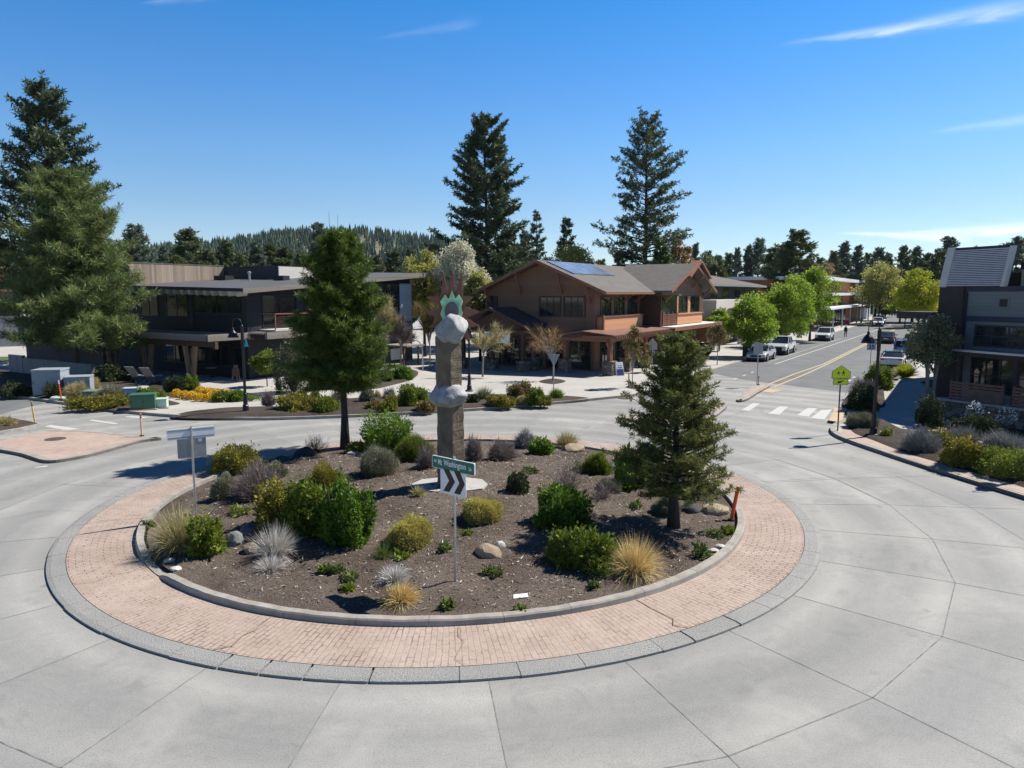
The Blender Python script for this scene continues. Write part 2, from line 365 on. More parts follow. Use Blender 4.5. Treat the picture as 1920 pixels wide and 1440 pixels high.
def conc(name, a, b, sc_=.5, joint=0, ang=-58):
    t = NT(name); v = t.coord(); n = t.noise(v, sc_, 5); f = t.noise(v, 30, 3)
    c = t.ramp(n, [(.3, a), (.7, b)]); c = t.mix(.6, c, t.ramp(f, [(.3,.8),(.7,1.08)]), 'MULTIPLY')
    if joint:
        s = t.n('ShaderNodeSeparateXYZ'); t.l(t.mapv(v, (1,1,1), (0,0,R(ang))), s.inputs[0])
        for k in (0,1):
            fr = t.math('FRACT', t.math('DIVIDE', s.outputs[k], joint)); c = t.mix(.45, c, t.ramp(fr, [(0,.25),(.012,.3),(.02,1)]), 'MULTIPLY')
    if name.startswith('apron band'):
        ag = t.noise(v, 55, 2); pt = t.ramp(t.noise(v, .35, 3), [(.42,.1),(.62,.85)]); c = t.mix(pt, c, t.ramp(ag, [(.33,(.12,.12,.118)),(.60,(.37,.365,.35))])); t.bump(t.math('ADD', ag, f), .9, .02)
    else: t.bump(f, .25, .006)
    return t.fin(c, .8, 0, .25)
M_ROAD, M_ASPH = road_mat(), asphalt_mat()
M_SOIL = soil_mat('mulch soil', (.068,.050,.039), (.148,.118,.097), (.40,.37,.345), .36)
M_BED = soil_mat('dark mulch', (.045,.036,.031), (.085,.070,.060), (.22,.19,.17), .08)
M_DIRT = soil_mat('dry ground', (.09,.085,.05), (.16,.14,.09), (.2,.2,.12), .1)
M_BRK = brick_mat('stamped brick concrete', (.345,.262,.218), (.425,.345,.295), (.075,.052,.042), bw=.30, bh=.115, wear=.75)
M_BRK2 = brick_mat('stamped brick band', (.385,.285,.235), (.45,.355,.305), (.28,.18,.15), False)
M_KERB = conc('kerb concrete', (.235,.215,.19), (.37,.345,.31), 2.6)
M_BAND = conc('apron band concrete', (.20,.20,.196), (.345,.34,.33), .22)
M_WALK = conc('sidewalk concrete', (.36,.345,.32), (.43,.415,.385), .4, 1.8)
M_JOINT = mat('road joint', (.17,.17,.172), .9, var=.5, scale=4)
M_WHITE = mat('road paint white', (.46,.455,.44), .6, var=.10, scale=8)
M_YEL = mat('road paint yellow', (.48,.36,.19), .6, var=.12, scale=6)
M_RAMP = mat('tactile ramp tan', (.44,.33,.21), .7, var=.1, scale=3)
M_BLK = mat('black seal', (.02,.02,.02), .6)
# ------------------------------------------------------------------ ground sheets
def sheet(name, poly, z, m, thick=.0):
    b = MB()
    if thick: b.prism(poly, z-thick, z, 0, bottom=False)
    else:
        ar = sum(poly[i][0]*poly[(i+1)%len(poly)][1]-poly[(i+1)%len(poly)][0]*poly[i][1] for i in range(len(poly)))
        b.add([(x,y,z) for x,y in (poly if ar > 0 else poly[::-1])], [tuple(range(len(poly)))])
    return struct(b.build(name, m))
sheet('ground', [(-2500,-200),(2500,-200),(2500,4000),(-2500,4000)], -.04, M_DIRT)
road = MB(); road.add([(-90,-25,0),(75,-25,0),(75,64,0),(-90,64,0)], [(0,1,2,3)], 0)
def line(p, q, wd=.03, z=.004, m=1):
    p, q = Vector((*p,z)), Vector((*q,z)); d = (q-p).normalized(); n = Vector((-d.y,d.x,0))*wd/2
    road.add([p-n,q-n,q+n,p+n], [(0,1,2,3)], m)
def polar(r, deg): return (CX+r*math.cos(R(deg)), CY+r*math.sin(R(deg)))
RING, ROUT = 13.62, 16.0
for k in range(-2, 27):
    a0 = -2.0 - 13.3*k
    line(polar(RING, a0), polar(RING, a0-13.3), .022)
    rr = 13.3*.5
    if k % 2 == 0 or k < 12: line(polar(R_APR, a0), polar(RING, a0), .017)
    if -175 < a0 < 12: line(polar(RING, a0), polar(17.4 if a0 > -40 else 22, a0-1.0), .017)
    if -120 < a0 < 20: line(polar(ROUT if a0 > -60 else 17.2, a0), polar(ROUT if a0 > -60 else 17.2, a0-13.3), .017)
for p, q in (((-26,37.8),(-18,27)), ((8,33),(14,41)), ((13.3,41.5),(16.6,38.6))): line(p, q, .025)
struct(road.build('road', [M_ROAD, M_JOINT]))
# street asphalt and left leg asphalt
A0 = [(4.9,-8.1),(1.4,-12.1),(-2.0,-19.3),(-2.0,-22.2),(250,-22.2),(250,-7.4),(4.9,-7.4)]
sheet('street', [BW(*p) for p in A0], .004, M_ASPH)
sheet('side_street', [(-31,47),(-28,42.5),(-27.5,36),(-28,28),(-60,40),(-70,62)], .004, M_ASPH)
mk = MB()
def mark(pts, z=.010): mk.add([(x,y,z) for x,y in pts], [tuple(range(len(pts)))])
def mstrip(pts, wd, z=.010): strip(mk, pts, wd, z)
mstrip([BW(15.5,-11.05), BW(70,-12.2), BW(96,-12.6)], .14); mstrip([BW(18,-10.05),BW(60,-10.7)], .07)
for x in (1.5,4.2,6.8): mstrip([BW(x,-11.0),BW(x+.9,-11.0)], .16)
mstrip([BW(112,-12.6),BW(126,-12.6)], .2)
for x in (5,7.5): mstrip([BW(x,-18.6),BW(x+.8,-18.6)], .2)
for q in (((1390,769),(1412,756),(1425,757),(1404,771)), ((1440,776),(1462,762),(1478,763),(1461,778)), ((1494,779),(1515,765),(1532,766),(1516,781)), ((1520,784),(1540,769),(1560,768),(1545,787)), ((1548,788),(1565,772),(1572,773),(1560,789))):
    if q[0][0] != 1548: mark([G(*p) for p in q])
for q in (((83,800),(96,797),(153,805),(122,807)), ((166,789),(174,787),(223,794),(214,796)), ((232,782),(246,780),(280,783),(264,785)), ((63,878),(68,876),(91,873),(87,876))):
    mark([G(*p) for p in q])
struct(mk.build('road_marking', M_WHITE))
yl = MB()
strip(yl, [BW(-1.1,-13.95),BW(8,-14.2),BW(18,-14.85),BW(120,-15.0)], .16, .010)
strip(yl, [BW(-1.6,-14.6),BW(8,-15.0),BW(18,-15.15),BW(120,-15.3)], .16, .010)
strip(yl, [G(0,843),G(40,853),G(74,866)], .22, .010)
struct(yl.build('centre_line', M_YEL))
# ---- central island: dome, kerb, stamped apron, outer band
def ring_mesh(name, r0, r1, z0, z1, m, n=192, skirt=True, rows=1):
    me = bpy.data.meshes.new(name); v = []; f = []; uv = []
    for k in range(rows+1):
        r = r0+(r1-r0)*k/rows; z = z0+(z1-z0)*k/rows
        for i in range(n+1): a = 2*math.pi*i/n; v.append((CX+r*math.cos(a), CY+r*math.sin(a), z)); uv.append((r, a*9.5))
    for k in range(rows):
        for i in range(n): o = k*(n+1)+i; f.append((o, o+n+1, o+n+2, o+1))
    if skirt:
        o = len(v)
        for i in range(n+1): a = 2*math.pi*i/n; v.append((CX+r1*math.cos(a), CY+r1*math.sin(a), -.03)); uv.append((r1+.1, a*9.5))
        for i in range(n): f.append((rows*(n+1)+i, o+i, o+i+1, rows*(n+1)+i+1))
    me.from_pydata(v, [], f); me.materials.append(m); l = me.uv_layers.new()
    for p in me.polygons:
        for li in p.loop_indices: l.data[li].uv = uv[me.loops[li].vertex_index]
    return struct(link(name, me))
ring_mesh('apron_brick', R_ISL, R_BRK, .085, .070, M_BRK, skirt=False)
band = MB()                                   # outer concrete band, cast in unequal blocks with open joints
a = 0; gaps = []
while a < 360:
    L = rnd.uniform(5.5, 11) if not (248 < a < 330) else rnd.uniform(3.2, 8.5)
    L = min(L, 360-a); n = max(2, int(L/1.2)); g = .035 if rnd.random() < .8 or not (248 < a < 330) else .2
    jr = [rnd.uniform(-.012,.012) for _ in range(2)]
    vs = []
    for i in range(n+1):
        t = a+g+(L-2*g)*i/n
        for rr_, z in ((R_BRK+.012,.068),(R_APR-.10+jr[0],.064),(R_APR+jr[1],.045),(R_APR+jr[1],-.03)):
            vs.append((*polar(rr_,t), z))
    fs = [(4*i+k, 4*i+k+1, 4*i+k+5, 4*i+k+4) for i in range(n) for k in range(3)]
    o = len(band.v); fs += [(3,2,1,0),(4*n,4*n+1,4*n+2,4*n+3)]
    band.add(vs, fs); a += L
struct(band.build('apron_band', M_BAND))
ring_mesh('apron_base', R_BRK-.05, R_APR-.03, .022, .018, M_BLK if False else mat('joint dirt', (.16,.15,.135), .95, var=.4, scale=5))
jn = MB()
for k in range(13):                           # shrinkage cracks and cast joints running across the stamped apron
    a0 = 27.6*k+rnd.uniform(-3,3); wob = rnd.uniform(.03,.16); pp = [polar(R_ISL+.03+(R_BRK-R_ISL-.04)*i/7, a0+(rnd.uniform(-1,1)*wob if 0 < i < 7 else 0)+i*rnd.uniform(-.15,.15)) for i in range(8)]
    strip(jn, pp, rnd.choice((.010,.014,.024)), .092)
struct(jn.build('apron_joint', mat('apron crack', (.20,.145,.12), .95, var=.5, scale=6)))
kb = MB(); a = 0                              # inner kerb stones, one flattened by tyres on the left front
while a < 360:
    L = min(rnd.uniform(9, 14), 360-a); n = max(3, int(L/1.4)); g = .03
    drop = 0
    vs = []
    for i in range(n+1):
        t = a+g+(L-2*g)*i/n; tt = t % 360
        d = max(0, 1-abs(tt-222)/6.5); d = min(1, d*2.2)
        zt = .215-.13*d + .006*math.sin(t*3.1)
        for rr_, z in ((R_ISL-.20,.10),(R_ISL-.20,zt),(R_ISL-.03,zt),(R_ISL-.005,zt-.03),(R_ISL+.012,.05)): vs.append((*polar(rr_,t), z))
    fs = [(5*i+k, 5*i+k+1, 5*i+k+6, 5*i+k+5) for i in range(n) for k in range(4)]; fs += [(4,3,2,1,0),tuple(5*n+k for k in range(5))]
    kb.add(vs, fs); a += L
struct(kb.build('kerb', M_KERB))
me = bpy.data.meshes.new('island_soil'); v = []; f = []; NR, NA = 60, 150
g0 = np.random.default_rng(3)
for k in range(NR+1):
    r = (R_ISL-.28)*k/NR
    for i in range(NA):
        an = 2*math.pi*i/NA; x, y = CX+r*math.cos(an), CY+r*math.sin(an)
        v.append((x, y, zi(x,y)+ (0 if k > NR-2 else .035*math.sin(x*2.3+y)*math.sin(y*1.9-x*.7) + .018*g0.normal())))
for k in range(NR):
    for i in range(NA): j = (i+1)%NA; f.append((k*NA+i,(k+1)*NA+i,(k+1)*NA+j,k*NA+j))
me.from_pydata(v, [], f); me.polygons.foreach_set('use_smooth', [True]*len(f)); me.materials.append(M_SOIL); struct(link('island_soil', me))
# ---- far pavement with its kerb
KF = [(-95,62),(-60,54.5),(-44,49.5),(-32.8,45.6),(-26.6,42.2),(-20.7,38.8),(-14.9,36.9),(-10.1,37.2),(-3.25,39.3),(1.2,41.4),(4.9,43.6),(8.2,45.9),(11.2,49.2),(13.6,53.6),BW(4.5,-7.75)]
kf = catmull(KF, 8); far_edge = kf + [BW(20,-7.75),BW(27,-7.75),BW(60,-7.7),BW(140,-7.5),BW(260,-7.3)]
sheet('pavement', far_edge + [BW(260,60),(-60,300),(-220,200)], .13, M_WALK, .2)
b = MB(); strip(b, far_edge, .16, .15, 0, -1, .2); struct(b.build('pavement_kerb', M_KERB))
def bed(name, px, z=.15, m=M_BED, k=6, h=.10):
    P = catmull([G(*p, z) for p in px], k, True); b = MB(); n = len(P); cx = sum(p[0] for p in P)/n; cy = sum(p[1] for p in P)/n
    vs = [(x,y,z-.03) for x,y in P] + [(cx+(x-cx)*.86, cy+(y-cy)*.86, z+h*.8) for x,y in P] + [(cx,cy,z+h)]
    fs = [(i,(i+1)%n,n+(i+1)%n,n+i) for i in range(n)] + [(n+i,n+(i+1)%n,2*n) for i in range(n)]
    ar = sum(P[i][0]*P[(i+1)%n][1]-P[(i+1)%n][0]*P[i][1] for i in range(n))
    b.add(vs, fs if ar > 0 else [t[::-1] for t in fs]); return struct(b.build(name, m, smooth=True))
bed('planting_bed', [(322,781),(372,768),(505,765),(560,756),(640,748),(760,741),(900,738),(1060,741),(1108,747),(1020,755),(850,767),(720,775),(600,779),(430,783)])
bed('planting_bed', [(-60,690),(-60,732),(0,737),(125,753),(215,769),(262,766),(337,758),(322,751),(275,741),(262,728),(250,712),(200,706),(90,700)])
bed('planting_bed', [(300,739),(348,748),(425,751),(490,747),(470,737),(430,732),(380,727),(350,717),(290,714),(278,726)])
bed('planting_bed', [(655,728),(690,712),(735,699),(775,693),(785,700),(770,712),(735,722),(700,729)])
bed('planting_bed', [(1009,715),(1036,709),(1062,714),(1038,720)], k=4, h=.02); bed('planting_bed', [(1172,725),(1188,721),(1204,724),(1188,729)], k=4, h=.02)
# ramps (tan tactile panels)
for q in (((238,770),(262,764),(300,768),(270,774)), ((1352,762),(1368,752),(1384,755),(1368,765)), ((270,806),(288,800),(310,803),(296,808)), ((60,800),(75,797),(118,806),(98,808))):
    pass
b = MB()
b.add([(*G(p,q,.137),.137) for p,q in ((228,768),(252,761),(292,764),(270,772))], [(0,1,2,3)])
struct(b.build('ramp_tile', M_RAMP))
# ---- splitter islands
def splitter(name, px, z=.12):
    P = catmull([G(*p, z) for p in px], 6, True)
    b = MB(); b.prism(P, -.02, z-.004, 0, bottom=False); o = struct(b.build(name, M_BRK2)); o.name = 'splitter_brick'
    b = MB(); ar = sum(P[i][0]*P[(i+1)%len(P)][1]-P[(i+1)%len(P)][0]*P[i][1] for i in range(len(P)))
    strip(b, (P if ar > 0 else P[::-1])+[(P if ar > 0 else P[::-1])[0]], .28, z+.006, 0, 1, .14); struct(b.build('splitter_kerb', M_KERB))
splitter('l', [(-20,829),(60,812),(110,806),(200,810),(262,818),(303,820),(262,826),(190,846),(140,857),(87,863),(40,850),(-20,838)])
splitter('r', [(1157,781),(1200,774),(1290,768),(1352,756),(1362,762),(1330,786),(1290,797),(1220,791)])
splitter('r2', [(1382,748),(1404,728),(1424,721),(1444,722),(1420,736),(1398,749)])
bed('planting_bed', [(-60,790),(0,782),(40,788),(72,795),(40,802),(-60,818)], z=.12); 
b = MB(); strip(b, [G(-60,789,.12),G(0,781,.12),G(40,787,.12),G(74,795,.12),G(40,803,.12),G(-60,820,.12)], .2, .15, 0, 0, .16); struct(b.build('splitter_kerb', M_KERB))
sheet('ramp', [BW(-4.2,-13.6),BW(-2.6,-13.4),BW(-3.2,-15.6),BW(-4.9,-15.2)], .02, M_RAMP)
# ---- right corner: kerb, brick band, pavement
KR = [(19.5,8),(18,15),(16.75,20.4),(15.7,25.2),(14.9,29.6),(14.75,32.4),(15.6,34.6),(17.2,36.6),(18.6,39.4),(20.4,43.2),BW(-2.2,-20.3),BW(1.5,-21.4),BW(6,-21.75)]
kr = catmull(KR, 8) + [BW(60,-21.75),BW(260,-21.9)]
sheet('pavement', kr + [BW(260,-90),(90,8)], .13, M_WALK, .2)
b = MB(); strip(b, kr, .30, .15, 0, -1, .2); struct(b.build('pavement_kerb', M_KERB))
inner = catmull([(19.4,8),(17.9,15),(16.65,20.4),(15.6,25.2),(14.95,29.4),(15.0,32.0),(15.7,33.6)], 8)
b = MB(); strip(b, inner, 1.15, .142, 0, -1); o = struct(b.build('brick_band', M_BRK2))
bed('planting_bed', [(1598,812),(1585,797),(1580,790),(1640,783),(1655,797),(1700,806),(1770,812),(1850,834),(2010,868),(2050,950),(1915,914),(1800,880),(1700,851),(1630,824)], .14, M_BED, 5, .12)
bed('planting_bed', [(1588,742),(1612,725),(1652,704),(1672,690),(1700,682),(1712,688),(1672,702),(1664,722),(1650,745),(1660,762),(1630,768),(1582,760)], .14, M_BED, 5, .12)
bed('planting_bed', [(1722,716),(1760,722),(1790,786),(1920,830),(2060,880),(2060,860),(1920,812),(1800,770),(1770,712)], .14, M_BED, 5, .1)
b = MB(); b.add([(*G(p,q,.137),.137) for p,q in ((1553,788),(1566,764),(1586,766),(1578,792))], [(0,1,2,3)]); struct(b.build('ramp_tile', M_RAMP))

sheet('lawn', [(-62,62),(-44,68),(-44,74),(-66,70)], .145, mat('lawn', (.07,.10,.03), .95, var=.3, scale=4, bump=.6))
sheet('side_street', [(-95,56),(-47,60.5),(-47,64),(-95,61)], .14, M_ASPH)
# ------------------------------------------------------------------ vegetation builders
L_PINE = leafmat('pine needles', (.020,.034,.022), (.046,.070,.032), (.105,.125,.05), .2)
L_PINE2 = leafmat('bright conifer needles', (.022,.042,.009), (.052,.088,.012), (.125,.165,.02), .3)
L_PINE3 = leafmat('young pine needles', (.035,.046,.012), (.088,.10,.024), (.20,.20,.05), .3)
L_FEATH = leafmat('feathery juniper', (.034,.056,.020), (.095,.130,.040), (.21,.235,.075), .3)
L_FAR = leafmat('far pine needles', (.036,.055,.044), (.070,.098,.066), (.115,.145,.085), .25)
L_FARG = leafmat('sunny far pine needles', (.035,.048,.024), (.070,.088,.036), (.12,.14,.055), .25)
L_SPRING = leafmat('spring leaves', (.085,.14,.014), (.15,.225,.02), (.25,.32,.04), .5)
L_LIME = leafmat('lime yellow leaves', (.16,.19,.012), (.26,.28,.02), (.38,.36,.04), .4)
L_OLIVE = leafmat('olive willow leaves', (.14,.15,.04), (.24,.24,.065), (.34,.33,.10), .5)
L_BLOSS = leafmat('pale blossom', (.26,.26,.17), (.42,.41,.31), (.56,.54,.44), .4)
L_GREY = leafmat('grey green leaves', (.06,.075,.035), (.13,.145,.075), (.22,.23,.13), .3)
L_COPPER = leafmat('copper leaves', (.06,.045,.02), (.13,.10,.035), (.23,.17,.06), .3)
L_RUST = leafmat('rusty twigs', (.12,.07,.03), (.22,.14,.06), (.32,.22,.10), .2)
L_GREEN = leafmat('shrub green', (.042,.058,.010), (.105,.14,.016), (.20,.225,.03), .35)
L_EMER = leafmat('emerald shrub', (.026,.054,.008), (.075,.14,.012), (.16,.23,.022), .35)
L_GOLD = leafmat('golden olive shrub', (.055,.055,.012), (.15,.14,.02), (.28,.23,.04), .3)
L_YEL = leafmat('yellow brush', (.16,.14,.08), (.33,.29,.075), (.48,.42,.09), .3)
L_SAGE = leafmat('sage twigs', (.085,.085,.055), (.16,.16,.105), (.25,.25,.17), .15)
L_TWIG = leafmat('purple brown twigs', (.07,.055,.052), (.145,.118,.11), (.22,.185,.17), .1)
L_LAV = leafmat('grey lavender', (.085,.085,.085), (.16,.16,.16), (.25,.25,.245), .1)
L_STRAW = leafmat('straw blades', (.30,.19,.06), (.50,.36,.15), (.62,.50,.27), .2)
L_SILV = leafmat('silver dead blades', (.22,.20,.18), (.38,.36,.33), (.52,.50,.47), .1)
L_TAN = leafmat('tan grass', (.17,.15,.06), (.30,.26,.12), (.42,.36,.19), .2)
L_FLOW = leafmat('orange yellow flowers', (.42,.20,.01), (.62,.36,.015), (.72,.46,.03), .2)
L_WEED = leafmat('weed green', (.04,.06,.015), (.09,.12,.03), (.17,.20,.05), .25)
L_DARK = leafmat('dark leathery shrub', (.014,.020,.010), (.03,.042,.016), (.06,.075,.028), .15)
M_BARK = mat('bark', (.085,.062,.045), .95, var=.45, scale=5, bump=.9, bscale=14, stretch=(1,1,.35))
M_BARKD = mat('dark bark', (.045,.036,.03), .95, var=.4, scale=6, bump=.8, bscale=16, stretch=(1,1,.35))
M_BARKG = mat('pale bark', (.26,.22,.19), .9, var=.3, scale=6, bump=.4)
M_STEM = mat('shrub stems', (.10,.075,.055), .95, var=.3, scale=8)
def bend(p, d, L, rise, curve, s):
    q = p + d*L*s; q = q.copy() if hasattr(q,'copy') else q
    return Vector((q[0], q[1], q[2]+L*(rise*s + curve*s*s)))
def pine(seed, h, base, prof, Rm, nb, lt=.35, wt=.05, per=9, sub=6, tufts=4, lean=0, bare=.25, trunk_r=None, droop=0.0, sect=8, up0=.15, mt=L_PINE, flat=.55, gap=.0, ball=0.0, puff=0.0):
    """prof(t): crown half-width (0..1) from crown base t=0 to tip t=1"""
    g = np.random.default_rng(seed); rr = random.Random(seed); mb = MB(); tr = trunk_r or h*.017
    tp = [Vector((lean*h*(k/6)**2 + rr.uniform(-1,1)*.006*h*(k>0), rr.uniform(-1,1)*.006*h*(k>0), h*k/6)) for k in range(7)]
    def tpos(z):
        f = max(0,min(5.999, z/h*6)); i = int(f); return tp[i].lerp(tp[i+1], f-i)
    mb.tube([tp[0]-Vector((0,0,.1))]+tp[1:], [tr*(1-.93*(k/6)**.9)*(1.35 if k == 0 else 1) for k in range(7)], sect)
    P = []; D = []; br = []
    for k in range(nb):
        if rr.random() < gap: continue
        t = (k+rr.random())/nb; t = t**.92; z = base+(h-base)*t; L = prof(t)*Rm*rr.uniform(.55,1.15)
        if L < .12: L = .12
        az = k*2.39996+rr.uniform(-.5,.5); rise = up0+.75*t**1.5+rr.uniform(-.14,.14)-droop*(1-t); curve = .10-droop*.25+rr.uniform(-.05,.1)
        d = Vector((math.cos(az), math.sin(az), 0)); p0 = tpos(z)
        pts = [bend(p0, d, L, rise, curve, s) for s in (0,.35,.7,1)]
        mb.tube(pts, [max(.006,tr*.26*(1-t*.75)*q) for q in (1,.75,.45,.15)], 4 if h > 4 else 3, cap=False)
        ns = max(3, int(sub*(.5+.8*prof(t))))
        for j in range(ns):
            s = bare+(1-bare)*((j+rr.random())/ns); pp = bend(p0, d, L, rise, curve, s)
            side = 1 if j % 2 else -1; sl_ = L*.42*(1.12-s)+.10*Rm*.5
            a2 = az+side*rr.uniform(.35,1.25); dd = Vector((math.cos(a2), math.sin(a2), rise*.55+rr.uniform(-.15,.35+puff))).normalized()
            if j == ns-1: dd = Vector((d.x, d.y, rise+.2)).normalized(); sl_ = .10*Rm
            br.append((pp, dd, sl_))
    for pp, dd, sl_ in br:
        if sl_ > .25: mb.tube([pp, pp+dd*sl_], [max(.004,tr*.05), .004], 3, cap=False)
        nt_ = max(2, int(tufts*min(1.3, .55+sl_/(Rm*.3)*.5)))
        for q in range(nt_):
            P.append(pp+dd*sl_*(q+.6+.4*rr.random())/nt_); D.append(dd)
    P = np.array([tuple(p) for p in P]); D = np.array([tuple(d) for d in D]); n = len(P)
    clump = g.uniform(0,1,n)
    P = np.repeat(P, per, 0); Dm = np.repeat(D, per, 0); tint = np.repeat(clump, per)*.6+g.uniform(0,.4,n*per)
    fz = h/max(P[:,2].max()+.3*lt, .1); P[:,2] *= fz; mb.v = [(a,b_,c*fz) for a,b_,c in mb.v]
    N = unit(Dm*.75*(1-ball)+g.normal(size=P.shape)*np.array([1,1,flat+(1-flat)*ball*.6])+np.array([0,0,.25])); P = P+g.normal(size=P.shape)*lt*.12
    V = rhomb(P, N, lt*g.uniform(.7,1.25,len(P)), wt*g.uniform(.7,1.3,len(P)), g)
    return mb, quads_mesh('crown', V, tint, mt)
def tree_obj(name, label, built, loc, bark=M_BARK, group=None, rz=0):
    mb, me = built; o = thing(name, label, 'tree', loc, rz, group)
    mb.build('trunk', bark, o, smooth=True); link('crown', me, o); return o
def broad(seed, h, trunk_h, rx, rz_, nclump, leaves, lf=.16, mt=L_SPRING, cz=None, clump_r=.28, multi=1, tr=None, spread=1.0, shape=.0, gap=.12, trunk_col=None, lean=(0,0)):
    g = np.random.default_rng(seed); rr = random.Random(seed); mb = MB(); tr = tr or h*.016; cz = cz or (h-rz_)
    C = []
    while len(C) < nclump:
        d = np.array([rr.uniform(-1,1), rr.uniform(-1,1), rr.uniform(-1,1)]); l = np.linalg.norm(d)
        if l > 1 or l < .25: continue
        k = 1-shape*max(0,d[2]); C.append((d[0]*rx*.86*k+lean[0], d[1]*rx*.86*k+lean[1], cz+d[2]*rz_*.86))
    C = np.array(C); stems = []
    for m in range(multi):
        a = 2*math.pi*m/max(1,multi)+.4; off = .12*(multi > 1); top = Vector((math.cos(a)*rx*.3*(multi>1)+lean[0]*.5, math.sin(a)*rx*.3*(multi>1)+lean[1]*.5, cz))
        b0 = Vector((math.cos(a)*off, math.sin(a)*off, -.1)); mid = b0.lerp(top,.5)+Vector((rr.uniform(-1,1),rr.uniform(-1,1),0))*h*.012
        mb.tube([b0, Vector((b0.x,b0.y,trunk_h*.6)) if multi == 1 else mid, top], [tr*1.15, tr*.85, tr*.35], 8); stems.append((b0, top))
    for c in C:
        b0, top = stems[rr.randrange(multi)]; s = rr.uniform(.35,.95); st = b0.lerp(top, s); st.z = max(st.z, trunk_h*.85)
        if multi == 1: st.x, st.y = b0.lerp(top, max(0,(st.z)/cz)).x, b0.lerp(top, max(0,st.z/cz)).y
        c = Vector(c); mb.tube([st, st.lerp(c,.5)+Vector((0,0,.04*h*rr.uniform(-.3,1))), c], [tr*.32, tr*.2, tr*.06], 4, cap=False)
    n = leaves; idx = g.integers(0, nclump, n); cr = clump_r*min(rx, rz_*1.2)*g.uniform(.75,1.25,nclump)
    ct = g.uniform(0,1,nclump)
    d = rand_dir(g, n); rad = g.uniform(0,1,n)**.45; P = C[idx]+d*(rad*cr[idx])[:,None]*np.array([1,1,.8])
    N = unit(d*.6+g.normal(size=d.shape)*.8+np.array([0,0,-.1]))
    V = rhomb(P, N, lf*g.uniform(.7,1.3,n), lf*.72*g.uniform(.7,1.3,n), g)
    tint = .45*ct[idx]+.55*g.uniform(0,1,n)
    return mb, quads_mesh('crown', V, tint, mt)
